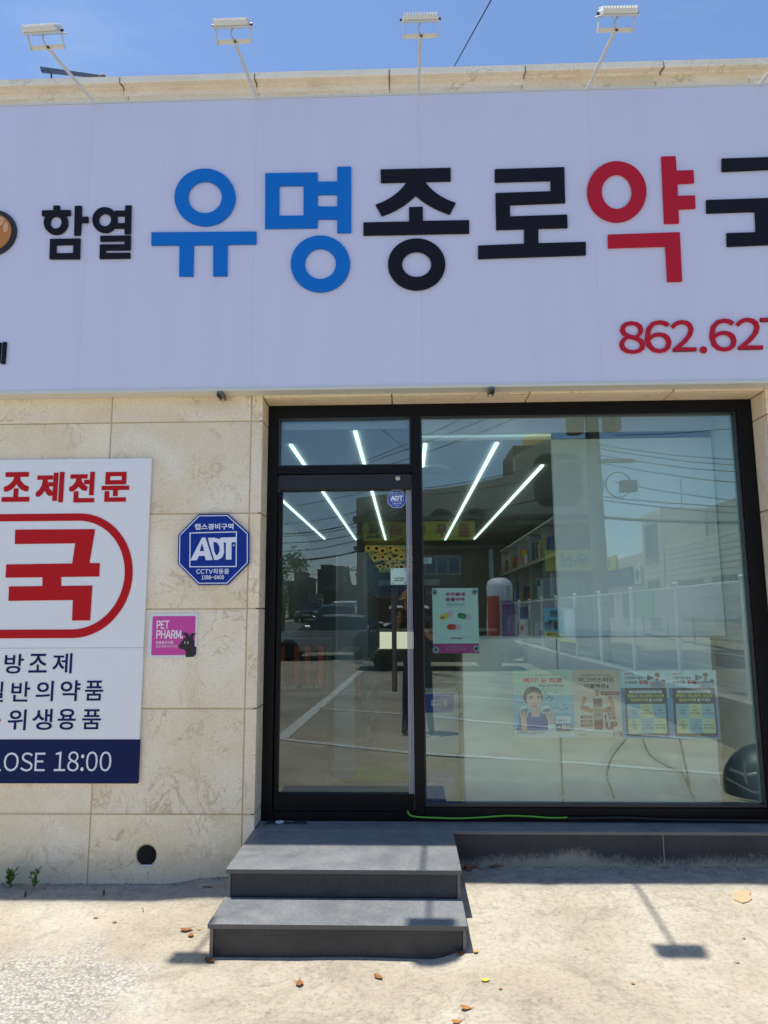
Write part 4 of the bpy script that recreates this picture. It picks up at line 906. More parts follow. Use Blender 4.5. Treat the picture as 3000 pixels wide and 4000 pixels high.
# 3 and 4: two prints of the same health notice
def notice(X0, lab):
    b = Board('window_poster', lab, 'poster', X0, .766, X0+.299, 1.182, PYY, 0xa8dce8, 'posters along the window')
    b.rect(0x5aa4d8, 0, 0, 1, .60, 1).rect(0x3f7fc0, 0, .60, .08, .74, 1).rr(0x1f2138, .07, .03, .955, .74, .02, 2).rr(0xbfe6ec, .02, .76, .99, .99, .03, 2)
    b.text(0xc8303c, '소변', .09, .935, .19, .97, .04).text(0x2a2c3a, '이', .21, .935, .27, .97, .04).text(0x2a2c3a, '시원하지 않는', .09, .87, .48, .91, .03).text(0x2a2c3a, '남성분들', .09, .805, .35, .845, .03).text(0xc8303c, '주목!', .38, .79, .58, .855, .06)
    b.el(0xcaa08c, .77, .90, .052, .058, 4).el(0x2a2422, .775, .935, .052, .032, 5).el(0x6a2828, .765, .875, .018, .02, 6).el(0x1c1a1a, .75, .91, .007, .005, 6).el(0x1c1a1a, .785, .912, .007, .005, 6)
    b.ink(0x8fa4c0, [(.66, .745), (.66, .80), (.70, .84), (.84, .84), (.88, .79), (.87, .745)], 4).cap(0xcaa08c, .66, .76, .64, .82, .022, 5).cap(0xcaa08c, .90, .76, .91, .82, .022, 5).ink(0x2a3f78, [(.575, .86), (.575, .94), (.60, .93), (.70, .905), (.70, .885), (.60, .865)], 6).el(0x1e2b58, .575, .90, .02, .045, 7).el(0x2a3f78, .9, .85, .05, .02, 3)
    b.rr(0xdde4e2, .16, .665, .86, .705, .022, 3).text(0x4a5060, '병원 가기 전 혹시나 생긴다면', .24, .675, .78, .696, .0, 4).text(0xd6e060, '전립선 배뇨장애 개선제', .135, .605, .89, .648, .04).text(0xd6e060, '일반의약품', .19, .545, .55, .588, .04).text(0xe6ecf0, '을 드세요', .57, .545, .85, .588, .04)
    for i in range(3):
        for j in range(2):
            u, v = .115+i*.265, .08+(1-j)*.215
            b.rect(0x9cd2e2 if (i+j) % 2 == 0 else 0xd8e8b8, u, v, u+.265, v+.215, 4).el(0xc03c40, u+.13, v+.17, .016, .012, 5).el(0xd8e4c8, u+.13, v+.17, .009, .007, 6)
            t1, t2 = ((('잔뇨감이', '느껴짐'), ('소변이', '자주 마려움'), ('소변을', '참기 어려움')), (('소변줄기가', '약함'), ('소변이', '잘 안 나옴'), ('밤에 소변이', '자주 마려움')))[j][i]
            w1, w2 = len(t1)*.018, len(t2)*.018; b.text(0x4a5058, t1, u+.133-w1, v+.105, u+.133+w1, v+.135, .01, 5).text(0x4a5058, t2, u+.133-w2, v+.06, u+.133+w2, v+.09, .01, 5)
    return b.done()
notice(1.348, 'blue megaphone notice poster beside the beige bottle poster')
notice(1.648, 'blue notice poster of a man with a megaphone, rightmost of the window posters')
# pet pharmacy poster hung on suction cups
b = Board('pet_poster', 'pale mint pet pharmacy poster with three capsules hung by suction cups', 'poster', .171, 1.293, .466, 1.708, .252, 0xcdeee8)
b.rect(0xb03a8e, 0, 0, 1, .148, 1).text(0xb02878, '우리동네', .29, .875, .71, .935, .05).text(0xb02878, '동물약국', .29, .795, .71, .855, .05).rect(0x6a7a80, .31, .768, .71, .771, 1).text(0x55646a, '동물용의약품 취급약국', .31, .73, .71, .755, .01).rect(0x6a7a80, .31, .702, .71, .705, 1)
def capsule(u, v, ang, c1, c2, l=.10, w_=.062):
    ca, sa = math.cos(R(ang)), math.sin(R(ang))*.71; b.cap(c2, u, v, u+l*ca, v+l*sa, w_, 2); b.cap(c1, u-l*ca, v-l*sa, u-.02*ca, v-.02*sa, w_, 3)
capsule(.31, .58, 28, 0xe8cc3a, 0xd8c4dc); capsule(.70, .56, -12, 0x2f9a5a, 0xd8c4dc); capsule(.47, .40, 0, 0xd8442c, 0xd8c4dc)
for u, v in ((.21, .545), (.60, .585), (.38, .40)): b.ink(0x1c1c1c, [(u-.03, v-.02), (u-.035, v+.02), (u-.02, v+.008), (u+.01, v+.01), (u+.02, v+.028), (u+.035, v+.02), (u+.02, v-.02), (u+.01, v-.005), (u-.015, v-.005)], 4)
b.text(0xa02878, 'PETPHARM', .385, .215, .635, .238, .05).text(0xe8c8e0, '동물용의약품 취급/판매가', .35, .10, .64, .117, .0).text(0xe8c8e0, '허가된 약국으로 다양한 동물용의약품을', .27, .072, .71, .09, .0).text(0xe8c8e0, '안심하고 편리하게 구매하실 수 있습니다.', .27, .045, .73, .063, .0)
PR = b.done()
for u, v in ((.055, .935), (.93, .94), (.06, .055), (.935, .07)):
    X, Z = b.p(u, v); m = MB(); Mx = Matrix.Translation((X, .2495, Z)) @ Matrix.Rotation(R(90), 4, 'X'); m.lathe([(.0, 0.002), (.008, .003), (.021, -.0)], M=Mx, n=20); part(m, 'suction_cup', plain(0x9fb8bc, .2), PR)
    m = MB(); m.lathe([(0, .009), (.007, .008), (.009, .004)], M=Mx, n=14); part(m, 'cup_knob', plain(0x22242a, .3), PR)
# stickers on the outside of the door glass
def sticker_door():
    Y = GLY-.002; cx, cz = at(1550, 1949, Y); r_ = .065
    t = thing('door_sticker', 'small blue octagonal security sticker at the top of the door glass', 'sticker', (cx, Y, cz)); A = [(cx+r_*math.cos(R(22.5+45*k)), cz+r_*math.sin(R(22.5+45*k))) for k in range(8)]
    layer(t, A, Y, 'backing', plain(0xdfe6f4, .4)); layer(t, [(cx+(x-cx)*.95, cz+(z-cz)*.95) for x, z in A], Y-.0008, 'blue_field', plain(0x1c4ab0, .4))
    m = MB(); fit_text(m, '캡스경비구역', cx-.036, cz+.036, cx+.036, cz+.047, Y-.0022, .02); s_ = .043; loopstrip(m, [(cx-s_, cz-.020), (cx+s_, cz-.020), (cx+s_, cz+.032), (cx-s_, cz+.032)], [(cx-s_+.002, cz-.018), (cx+s_-.002, cz-.018), (cx+s_-.002, cz+.030), (cx-s_+.002, cz+.030)], Y-.0021)
    fit_text(m, 'ADT', cx-.040, cz-.012, cx+.041, cz+.022, Y-.0022, .08); fit_text(m, '1588-6400', cx-.031, cz-.036, cx+.031, cz-.026, Y-.0022, .03); fit_text(m, '고객센터', cx-.016, cz-.050, cx+.016, cz-.042, Y-.0022, .02)
    part(m, 'print', plain(0xe4ecf8, .4), t)
sticker_door()
x0, z0 = at(1526, 2284, .218); x1, z1 = at(1590, 2219, .218)
b = Board('payment_sticker', 'pale green sticker about code payment on the door glass above the handle', 'sticker', x0, z0, x1, z1, .218, 0xb4cfc4, r=.005, th=.001)
for u0, v0, du, dv in ((.08, .93, .14, 0), (.08, .93, 0, -.14), (.92, .93, -.14, 0), (.92, .93, 0, -.14), (.08, .07, .14, 0), (.08, .07, 0, .14), (.92, .07, -.14, 0), (.92, .07, 0, .14)): b.cap(0x2a3a38, u0, v0, u0+du, v0+dv, .010, 1)
b.text(0x2a4a44, '익산 다이로움', .22, .33, .80, .43, .02).text(0x2a4a44, 'QR결제 됩니다', .19, .19, .82, .29, .02).done()
x0, z0 = at(1654, 2202, .252); x1, z1 = at(1686, 2178, .252)
b = Board('small_note', 'small white note on the window glass beside the mullion', 'note', x0, z0, x1, z1, .252, 0xc8dcdc); b.text(0x8aa0a4, '영업중', .2, .35, .6, .65, 0).done()
# ------------------------------------------------------------------ small things in front of the shop
def spline(P3, n=6):
    P3 = [Vector(p) for p in P3]; sp = []
    for i in range(len(P3)-1):
        p0, p1, p2, p3 = P3[max(i-1, 0)], P3[i], P3[i+1], P3[min(i+2, len(P3)-1)]
        for j in range(n): u = j/n; sp.append(.5*((2*p1)+(-p0+p2)*u+(2*p0-5*p1+4*p2-p3)*u*u+(-p0+3*p1-3*p2+p3)*u**3))
    sp.append(P3[-1]); return sp
def onz(px, py, z):
    r = ray(px, py); t = (z-CAMZ)/r.z; return Vector((r.x*t, t-CAMD, z))
hp = [onz(*p, WZ0+.007) for p in ((1596, 3172), (1603, 3186), (1625, 3194), (1700, 3199), (1800, 3201), (1900, 3196), (1975, 3192), (2060, 3197), (2150, 3200), (2219, 3197))]
hp = [Vector((at(*p, .160)[0], .160, max(.3, at(*p, .160)[1]+.002))) for p in ((1592, 3168), (1600, 3184), (1625, 3192), (1700, 3196), (1800, 3198), (1900, 3193), (1975, 3188), (2060, 3190), (2150, 3196), (2219, 3195))]
m = MB(); m.tube(spline(hp), .0052, n=8); o = m.build('garden_hose', plain(0x6aae38, .45)); tag(o, 'bright green hose lying along the dark window sill', 'hose')
hp2 = [onz(*p, WZ0+.010) for p in ((2216, 3196), (2300, 3199), (2450, 3198), (2560, 3203), (2700, 3207), (3000, 3211), (3200, 3216))]
hp2 = [Vector((at(*p, .156)[0], .156, max(.3015, at(*p, .156)[1]))) for p in ((2216, 3197), (2300, 3196), (2450, 3195), (2560, 3200), (2700, 3203), (3000, 3206), (3200, 3210))]
m = MB(); m.tube(spline(hp2), .009, n=8); o = m.build('black_cable', plain(0x0d0d10, .5)); tag(o, 'thick black cable on the window sill, joined to the green hose', 'cable')
t = thing('floor_plate', 'clear plastic plate with a white disc on the top step beside the door frame', 'plate', (-.75, .1, WZ0)); c = [onz(*p, WZ0+.001) for p in ((1068, 3196), (1248, 3196), (1262, 3172), (1090, 3166))]
m = MB(); y0 = c[0].y; m.box(-.862, -.610, .095, .172, WZ0-.0008, WZ0+.003, bev=.001); part(m, 'plate_sheet', plain(0x40464c, .15), t)
m = MB(); 
for q_ in ((-.862, -.610, .0935, .0955), (-.611, -.609, .0955, .172), (-.80, -.70, .155, .158)): m.box(*q_, WZ0+.003, WZ0+.0038)
part(m, 'plate_edge', plain(0xa9b0b6, .3), t)
m = MB(); cc = onz(1112, 3177, WZ0+.006); cc.y = .15; m.lathe([(0, .007), (.022, .006), (.027, .002), (.027, 0)], (cc.x, cc.y-.01, WZ0+.0035), n=24); part(m, 'disc', plain(0xd4dae2, .3), t)
m = MB(); m.box(cc.x-.001, cc.x+.001, cc.y-.03, cc.y+.012, WZ0+.0106, WZ0+.0112); part(m, 'blue_mark', plain(0x3b62a8, .4), t)
# roof things behind the cornice, overhead wire
t = thing('roof_angle_bar', 'grey metal bar sticking up behind the cornice, upper left', 'metal bar', (-2.6, .6, 5.3))
A = [at(155, 262, .6), (at(372, 296, .6)), at(330, 300, .6), at(162, 281, .6)]
m = MB(); m.prism([at(155, 259, .6), at(395, 293, .6), at(395, 300, .6), at(330, 297, .6), at(161, 281, .6)], .60, .612); part(m, 'bar', plain(0x5a6470, .5, .3), t)
a = at(200, 284, .62); m = MB(); m.tube([(a[0], .62, a[1]), (a[0]+.03, .62, a[1]-.3)], .007); part(m, 'hook', plain(0x33363a, .5), t)
for px in (169, 187): a = at(px, 276, .575); m = MB(); m.tube([(a[0], .582, a[1]), (a[0], .574, a[1])], .006, n=6); part(m, 'bolt', plain(0x2c2e32, .5), t)
a = at(398, 283, .6); m = MB(); m.ball((a[0], .62, a[1]-.05), (.036, .04, .052)); o = m.build('vent_cap', plain(0x5c5450, .7)); tag(o, 'small round brown cap peeking over the cornice beside the grey bar', 'vent cap')
def wire_between(p, q_, sag, r_, n=14): return [Vector(p).lerp(Vector(q_), k/n)-Vector((0, 0, sag*4*(k/n)*(1-k/n))) for k in range(n+1)]
r0, r1 = ray(1925, -12), ray(1775, 258); p0 = Vector((r0.x*9, 9-CAMD, CAMZ+r0.z*9)); p1 = Vector((r1.x*13, 13-CAMD, CAMZ+r1.z*13))
m = MB(); m.tube([p1+(p1-p0)*1.5, p1, p0, p0+(p0-p1)*1.5], .012, n=6); o = m.build('overhead_wire', plain(0x101018, .6)); tag(o, 'single black wire crossing the sky between two floodlights', 'wire')
# leaves
LEAFM = [plain(c, .6, var=.2) for c in (0x9a5f2e, 0x84502a, 0xb0773c, 0xc9a050)]
def leaf(px, py, sz, ang, mt, lab, cat='leaf', z=None):
    p = on_ground(px, py) if z is None else onz(px, py, z); m = MB(); n = 8; L_ = []; Rr = []
    for k in range(n+1):
        u = k/n; w_ = .30*math.sin(math.pi*u**.8)*sz; x = (u-.5)*sz; zc = .16*sz*(2*u-1)**2; L_.append((x, w_, zc+.22*w_)); Rr.append((x, -w_, zc+.35*w_))
    C_ = [((k/n-.5)*sz, 0, .16*sz*(2*k/n-1)**2-.0) for k in range(n+1)]; M_ = Matrix.Rotation(R(ang), 3, 'Z')
    vs = [M_ @ Vector(v) for v in L_+C_+Rr]; f = [(k, k+1, n+2+k, n+1+k) for k in range(n)]+[(n+1+k, n+2+k, 2*n+3+k, 2*n+2+k) for k in range(n)]
    o0 = len(vs); m.add([v+p+Vector((0, 0, .0025)) for v in vs], f); m.tube([p+M_ @ Vector((sz*.5, 0, .16*sz))+Vector((0, 0, .0025)), p+M_ @ Vector((sz*.66, 0, .2*sz))+Vector((0, 0, .002))], sz*.012+.0005, n=5)
    o = m.build('fallen_leaf', mt, loc=p); tag(o, lab, cat, 'fallen leaves'); return o
for px, py, sz, ang, k, lab in ((729, 3636, .068, 20, 0, 'larger brown leaf on the concrete left of the lower step'), (745, 3657, .046, 100, 0, 'folded brown leaf touching the larger leaf left of the steps'),
        (819, 3757, .062, -35, 1, 'brown leaf under the left front corner of the lower step'), (1170, 3846, .055, 95, 0, 'upright orange brown leaf in front of the steps, left of centre'),
        (1478, 3821, .052, -50, 0, 'orange brown leaf in front of the steps, below the handle side'), (1799, 3728, .052, 5, 1, 'brown leaf at the right front corner of the lower step'),
        (1859, 3721, .036, 60, 3, 'pale tan leaf just right of the lower step corner'), (1821, 3942, .050, -20, 2, 'tan leaf with a stalk near the bottom edge'),
        (1785, 3996, .046, 10, 2, 'leaf cut by the bottom edge of the view'), (800, 3467, .034, 10, 1, 'left one of two brown leaves in the shade by the steps'),
        (818, 3466, .034, -15, 0, 'right one of two brown leaves in the shade by the steps'), (374, 3587, .028, 0, 2, 'small tan leaf on the rough patch at left'),
        (779, 3633, .024, 5, 3, 'tiny yellowish leaf near the larger leaves'), (1955, 3865, .020, 30, 2, 'small round orange leaf below the floodlight shadow'),
        (2885, 3397, .026, 0, 0, 'small orange leaf at the foot of the kerb, far right'), (1947, 3384, .055, -15, 2, 'pale curled leaf by the kerb right of the steps'),
        (1925, 3389, .05, 20, 1, 'dark curled leaf by the kerb right of the steps'), (2473, 3845, .02, 0, 2, 'tiny orange leaf speck right of the centre, on bright concrete')):
    leaf(px, py, sz, ang, LEAFM[k], lab)
rnd = random.Random(5)
o = leaf(1896, 3833, .04, 15, plain(0xd8d636, .5), 'bright yellow green leaf on the concrete below the steps')
# leaf litter and crumbs (nobody could count them)
m = MB(); 
def crumb(m, p, s_, mt):
    vs = [Vector((rnd.uniform(-1, 1)*s_, rnd.uniform(-1, 1)*s_, rnd.uniform(0, 1)*s_*.8)) for _ in range(5)]; m.add([p+v for v in vs], [(0, 1, 2), (0, 2, 3), (0, 3, 4), (1, 2, 4), (1, 3, 4), (0, 1, 4)], mt)
CR = [plain(0x5b4a3a, .9), plain(0x7c6a55, .9), plain(0x8c5a34, .8), plain(0x9c948a, .9), plain(0xc4beb2, .9)]
for k in range(420):
    side = rnd.random()
    if side < .45: x = rnd.uniform(-2.7, -.95); y = -.01-abs(rnd.gauss(0, .035))
    else: x = rnd.uniform(.28, 2.5); y = -.012-abs(rnd.gauss(0, .05))
    crumb(m, Vector((x, y, gz(x, y)+.001)), rnd.uniform(.003, .009), rnd.choice(CR))
for k in range(14): x, y = .30+rnd.random()*.12, -.03-rnd.random()*.06; crumb(m, Vector((x, y, gz(x, y)+.002)), rnd.uniform(.012, .022), CR[2])
for k in range(520):
    x, y = rnd.uniform(-2.9, 2.6), rnd.uniform(-2.1, -.05); crumb(m, Vector((x, y, gz(x, y))), rnd.uniform(.0012, .0038), rnd.choice(CR))
o = m.build('leaf_litter', None, kind='stuff'); tag(o, 'leaf crumbs and grit along the foot of the wall and kerb', 'litter')
m = MB()
for (px, py) in ((98, 3502), (404, 3496)):
    p = on_ground(px, py); m2_ = MB(); m2_.tube([p, p+Vector((.002, 0, .028))], [.007, .005], n=7); o = m2_.build('stub', plain(0x5a4c40, .9)); tag(o, 'short brown stub in the concrete below the %s' % ('left weed' if px < 200 else 'wall sign'), 'stub')
pts = [on_ground(*p) for p in ((2868, 3485), (2882, 3487), (2915, 3484), (2934, 3490), (2928, 3503), (2937, 3514), (2925, 3526), (2900, 3530), (2880, 3523), (2866, 3517))]
m = MB(); n = len(pts); m.add([p+Vector((0, 0, .007)) for p in pts]+[p-Vector((0, 0, .004)) for p in pts], [tuple(range(n))]+[(k, (k+1) % n, (k+1) % n+n, k+n) for k in range(n)]); o = m.build('concrete_chip', plain(0xbfa882, .9, var=.15)); tag(o, 'flat pale concrete flake on the bright ground, right side', 'stone')
for px, py, s_, lab in ((2906, 3668, .008, 'small grey stone on the ground right of the floodlight shadow'), (447, 3605, .011, 'small grey stone on the rough patch left of the steps'), (2880, 3763, .009, 'small tan pebble at the right edge')):
    p = on_ground(px, py); m = MB(); m.ball(p+Vector((0, 0, s_*.4)), (s_, s_*.8, s_*.6), n=9, m=6); o = m.build('pebble', plain(0xa09688, .9)); tag(o, lab, 'stone')
# weeds
def weed(px, py, h, lab, nl, dens=1.):
    p = on_ground(px, py); t = thing('weed', lab, 'plant', tuple(p), 'weeds at the foot of the wall'); m = MB(); st = MB()
    for s_ in range(max(1, int(3*dens))):
        a = rnd.uniform(0, 6.28); top = p+Vector((math.cos(a)*.03*dens, math.sin(a)*.02, h*rnd.uniform(.75, 1)-.01)); st.tube([p, p.lerp(top, .5)+Vector((rnd.uniform(-.004, .004), 0, 0)), top], .0014, n=5)
        for k in range(nl):
            u = .15+.85*k/nl; c = p.lerp(top, u); b_ = rnd.uniform(0, 6.28); d = Vector((math.cos(b_), math.sin(b_), rnd.uniform(.5, 1.3))).normalized(); L_ = h*rnd.uniform(.24, .36); sd = d.cross(Vector((0, 0, 1))).normalized()*L_*.26
            m.add([c, c+d*L_*.5+sd, c+d*L_, c+d*L_*.5-sd], [(0, 1, 2, 3)])
    part(st, 'stem', plain(0x6a5a34, .8), t); o = part(m, 'leaves', plain(0x5d7f38, .6, var=.3), t); o['kind'] = 'stuff'
weed(40, 3468, .125, 'bushy green weed at the foot of the wall, left edge', 15); weed(133, 3474, .13, 'upright green weed at the wall foot, right of the bushy one', 12, .7); weed(559, 3563, .035, 'tiny green seedling in the cracked patch left of the steps', 5, .4)

# ------------------------------------------------------------------ the yard, street and town behind the camera (seen in the glass)
def strip(name, P_, w_, mt, lab=None):
    m = MB()
    for i in range(len(P_)-1):
        a, b_ = Vector((*P_[i], 0)), Vector((*P_[i+1], 0)); d = (b_-a).normalized(); s_ = Vector((-d.y, d.x, 0))*w_/2; k = max(1, int((b_-a).length/1.5))
        for j in range(k):
            q0, q1 = a.lerp(b_, j/k), a.lerp(b_, (j+1)/k); vs = [q0-s_, q1-s_, q1+s_, q0+s_]; m.add([(v.x, v.y, gz(v.x, v.y)+.008) for v in vs], [(0, 1, 2, 3)])
    o = m.build(name, mt, kind='structure'); return o
PAINT = plain(0xd2d3cc, .8, var=.2)
strip('parking_line', [(-1.58, -4.15), (-1.38, -9.8), (-1.22, -15.2)], .17, PAINT)
for P_ in ([(-1.5, -4.16), (.02, -3.34), (1.82, -2.61), (3.3, -2.0)], [(-1.45, -7.0), (-.03, -6.35), (1.63, -5.25), (3.5, -4.2)], [(-1.35, -9.75), (-.08, -9.18), (3.03, -7.4), (3.6, -7.1)], [(-1.3, -12.3), (-.13, -11.8), (3.6, -9.7)], [(-1.25, -14.7), (.73, -13.7), (3.6, -12.2)]): strip('parking_line', P_, .11, PAINT)
m = MB(); ys_ = [-25-6*k for k in range(50)]
m.v = [(x, y, gz(x, y)+.006) for y in ys_ for x in (-8.5, -.6)]; m.f = [(2*k, 2*k+1, 2*k+3, 2*k+2) for k in range(len(ys_)-1)]; m.m = [0]*len(m.f); m.sm = [False]*len(m.f)
m.build('street', plain(0x5a5a5a, .9, var=.2), kind='structure')
m = MB(); m.v = [(x, y, gz(x, y)+.006) for x in [4.4+3*k for k in range(20)] for y in (-21.5, -15)]; m.f = [(2*k, 2*k+1, 2*k+3, 2*k+2) for k in range(19)]; m.m = [0]*19; m.sm = [False]*19
m.build('side_road', plain(0x5c5c5c, .9, var=.2), kind='structure')
# low wall with white mesh fence
t = thing('retaining_wall', 'weathered grey concrete kerb wall under the white mesh fence', 'wall', (3.85, -15, 0))
for k in range(9):
    m = MB(); m.box(3.72, 4.0, -2.2-3.2*k-3.19, -2.2-3.2*k, -.1, .56, bev=.01); part(m, 'wall_segment', plain(0xb0ada4, .9, var=.25), t)
WH = plain(0xe2e6e4, .4)
F = thing('mesh_fence', 'white wire mesh fence with capped posts along the yard edge', 'fence', (3.86, -15, .56))
ws = MB()
for k in range(15):
    y = -1.4-2.*k; m = MB(); m.tube([(3.86, y, .56), (3.86, y, 1.93)], .034, n=10); pp = part(m, 'post', WH, F); m = MB(); m.ball((3.86, y, 1.945), (.045, .045, .03)); part(m, 'post_cap', WH, pp)
    if k < 14:
        for z in (.68, .86, 1.04, 1.22, 1.40, 1.58, 1.76): ws.box(3.857, 3.863, y-2, y, z-.003, z+.003)
        m = MB(); m.tube([(3.86, y, 1.89), (3.86, y-2, 1.89)], .012, n=6); part(m, 'top_rail', WH, F)
        for j in range(40): yy = y-.05*j; ws.box(3.863, 3.867, yy-.0013, yy+.0013, .62, 1.89)
        for j in range(20): yy = y-.1*j; ws.add([(3.85, yy, 1.89), (3.84, yy-.05, 1.78), (3.84, yy-.056, 1.78), (3.85, yy-.006, 1.89)], [(0, 1, 2, 3)])
o = part(ws, 'mesh_wires', WH, F); o['kind'] = 'stuff'
# cloth banner and arrow sign on the fence (they face the yard, -X side)
def sideboard(name, lab, cat, y0, y1, z0, z1, x, shapes):
    t = thing(name, lab, cat, (x, (y0+y1)/2, z0)); m = MB(); m.box(x-.01, x, y0, y1, z0, z1); part(m, 'sheet', plain(shapes[0], .5), t)
    for k, (c, kind, q_) in enumerate(shapes[1:]):
        m = MB()
        if kind == 'r': u0, v0, u1, v1 = q_; m.box(x-.012-.001*k, x-.0105, y0+(y1-y0)*u0, y0+(y1-y0)*u1, z0+(z1-z0)*v0, z0+(z1-z0)*v1)
        else:
            txt, u0, v0, u1, v1 = q_; T_ = MB(); fit_text(T_, txt, u0, v0, u1, v1, 0, .02); m.add([(x-.014-.001*k, y1+(y0-y1)*(v[0]), z0+(z1-z0)*v[2]) for v in T_.v], T_.f)
        part(m, 'print', plain(c, .5), t)
sideboard('cloth_banner', 'sky blue cloth banner with red and yellow Korean text tied to the fence', 'banner', -14.9, -11.2, .86, 1.66, 3.81, [0x6fc0e4, (0xd8e080, 'r', (0, 0, 1, .22)), (0xe4ecf0, 'r', (.72, .08, .98, .95)), (0xc8304a, 't', ('임플란트', .35, .72, .75, .92)), (0xe08a3a, 't', ('믿음가는', .35, .32, .95, .62)), (0x3a6a3a, 't', ('치과', .4, .05, .9, .18))])
sideboard('arrow_sign', 'white sign with a blue top and red arrow on the mesh fence', 'sign', -18.9, -17.3, .75, 1.72, 3.80, [0xdde2e6, (0x2a3f98, 'r', (0, .62, 1, 1)), (0xc8202c, 'r', (.1, .22, .4, .38)), (0xffffff, 't', ('주차장', .1, .7, .9, .9))])
# vehicles
def car(name, lab, loc, rz, paint, L_=4.65, Wd=1.84, H=1.46, suv=False, group='vehicles near the yard'):
    t = thing(name, lab, 'car', loc, group, rz); hw = Wd/2; k_ = L_/4.65; P_ = MB(); G_ = MB()
    if suv: st = [(-2.3, .42, .95, 1.0, .78, .78), (-2.22, .32, 1.05, H-.12, .86, .72), (-1.9, .28, 1.06, H, .9, .74), (-1.0, .26, 1.04, H+.02, .92, .75), (.2, .26, 1.03, H, .92, .74), (.75, .26, 1.03, H-.10, .92, .70), (1.35, .26, 1.04, 1.07, .92, .82), (1.8, .28, 1.02, 1.04, .9, .8), (2.15, .32, .92, .93, .86, .76), (2.32, .42, .72, .72, .78, .72)]
    else: st = [(-2.3, .40, .82, .83, .76, .74), (-2.2, .30, .98, 1.0, .84, .78), (-1.75, .26, 1.0, 1.02, .9, .8), (-1.0, .25, .97, H-.05, .92, .64), (-.3, .24, .95, H, .92, .64), (.35, .24, .94, H-.03, .92, .63), (1.2, .24, .93, .955, .92, .8), (1.7, .26, .86, .88, .9, .8), (2.1, .3, .76, .78, .86, .78), (2.32, .4, .6, .6, .78, .72)]
    def ring(s_):
        x, zl, zb, zt, a, b_ = s_; a *= hw/.92; b_ *= hw/.92; x *= k_; zm = (zl+zb)/2
        h = [(a*.93, zl), (a*1.0, zl+.08), (a*1.0, zm), (a*.97, zb), (b_, zt-.05 if zt-zb > .1 else zt-.005), (b_*.88, zt), (0, zt+(.02 if zt-zb > .1 else .012))]
        return [(x, y, z) for y, z in h]+[(x, -y, z) for y, z in h[-2::-1]]
    rs = [ring(s_) for s_ in st]; n = len(rs[0])
    for i in range(len(rs)-1):
        for j in range(n-1):
            cab = (st[i][3]-st[i][2] > .1 or st[i+1][3]-st[i+1][2] > .1); glass = cab and j in (3, n-5)
            wind = cab and j in (4, 5, n-6, n-7) and abs(st[i+1][3]-st[i][3]) > .25
            (G_ if glass or wind else P_).add([rs[i][j], rs[i+1][j], rs[i+1][j+1], rs[i][j+1]], [(0, 1, 2, 3)], None, not (glass or wind))
    P_.add(rs[0], [tuple(range(n))]); P_.add(rs[-1], [tuple(range(n))])
    P_.add([rs[i][0] for i in range(len(rs))]+[rs[i][-1] for i in range(len(rs))], [(i, i+1, i+1+len(rs), i+len(rs)) for i in range(len(rs)-1)])
    def lp(mb_, nm, mt, par=t): 
        me = bpy.data.meshes.new(nm); me.from_pydata(mb_.v, [], mb_.f); me.materials.append(mt); me.polygons.foreach_set('use_smooth', mb_.sm); o = bpy.data.objects.new(nm, me); COL.objects.link(o); o.parent = par; return o
    lp(P_, 'body', paint); lp(G_, 'window', plain(0x10151a, .08, spec=.8))
    for x in (-1.42*k_, 1.42*k_):
        for s_ in (-1, 1):
            m = MB(); Mx = Matrix.Translation((x, s_*(hw-.10), .33)) @ Matrix.Rotation(R(90), 4, 'X'); m.lathe([(.2, .12), (.31, .11), (.335, .08), (.335, -.08), (.31, -.11), (.2, -.12)], M=Mx, n=22); wo_ = lp(m, 'wheel', plain(0x121212, .8))
            m = MB(); yy = s_*(hw+.015)
            for a in range(10):
                b_ = 2*math.pi*a/10; c_, s2 = math.cos(b_), math.sin(b_); m.add([(x+c_*.05-s2*.02, yy, .33+s2*.05+c_*.02), (x+c_*.24-s2*.03, yy, .33+s2*.24+c_*.03), (x+c_*.24+s2*.03, yy, .33+s2*.24-c_*.03), (x+c_*.05+s2*.02, yy, .33+s2*.05-c_*.02)], [(0, 1, 2, 3)])
            m.lathe([(.225, 0), (.255, .0)], M=Matrix.Translation((x, yy, .33)) @ Matrix.Rotation(R(90), 4, 'X'), n=22); lp(m, 'rim', plain(0xa8aaac, .3, .8), wo_)
    for s_ in (-1, 1):
        m = MB(); m.box(2.18*k_, 2.27*k_, s_*hw*.55, s_*hw*.88, .66 if not suv else .78, .76 if not suv else .90, bev=.02); lp(m, 'headlight', plain(0xd8e0e4, .1))
        m = MB(); m.box(-2.31*k_, -2.25*k_, s_*hw*.5, s_*hw*.86, .78, .90, bev=.02); lp(m, 'taillight', plain(0x8c1018, .2))
        m = MB(); m.box(.72*k_, .92*k_, s_*(hw-.02), s_*(hw+.16), .98, 1.1, bev=.03); lp(m, 'mirror', paint)
        m = MB(); m.box(-.55*k_, -.35*k_, s_*hw*1.0, s_*(hw*1.0+.02), .86, .89); m.box(.35*k_, .5*k_, s_*hw*1.0, s_*(hw*1.0+.02), .84, .87); lp(m, 'handle', plain(0x8a8c8e, .3, .6))
    m = MB(); m.box(2.29*k_, 2.35*k_, -.26, .26, .44, .56); lp(m, 'number_plate', plain(0xb8ccd8, .4)); m = MB(); m.box(2.24*k_, 2.31*k_, -.5, .5, .56, .70); lp(m, 'grille', plain(0x1a1b1c, .3, .5))
    return t
WP, BP, SP = plain(0xdfe2e2, .2, spec=.8), plain(0x101214, .12, spec=.9), plain(0xa4a8aa, .25, .6)
car('parked_car', 'black sedan parked crosswise at the far side of the yard', (.85, -15.25, 0), 0, BP, H=1.45)
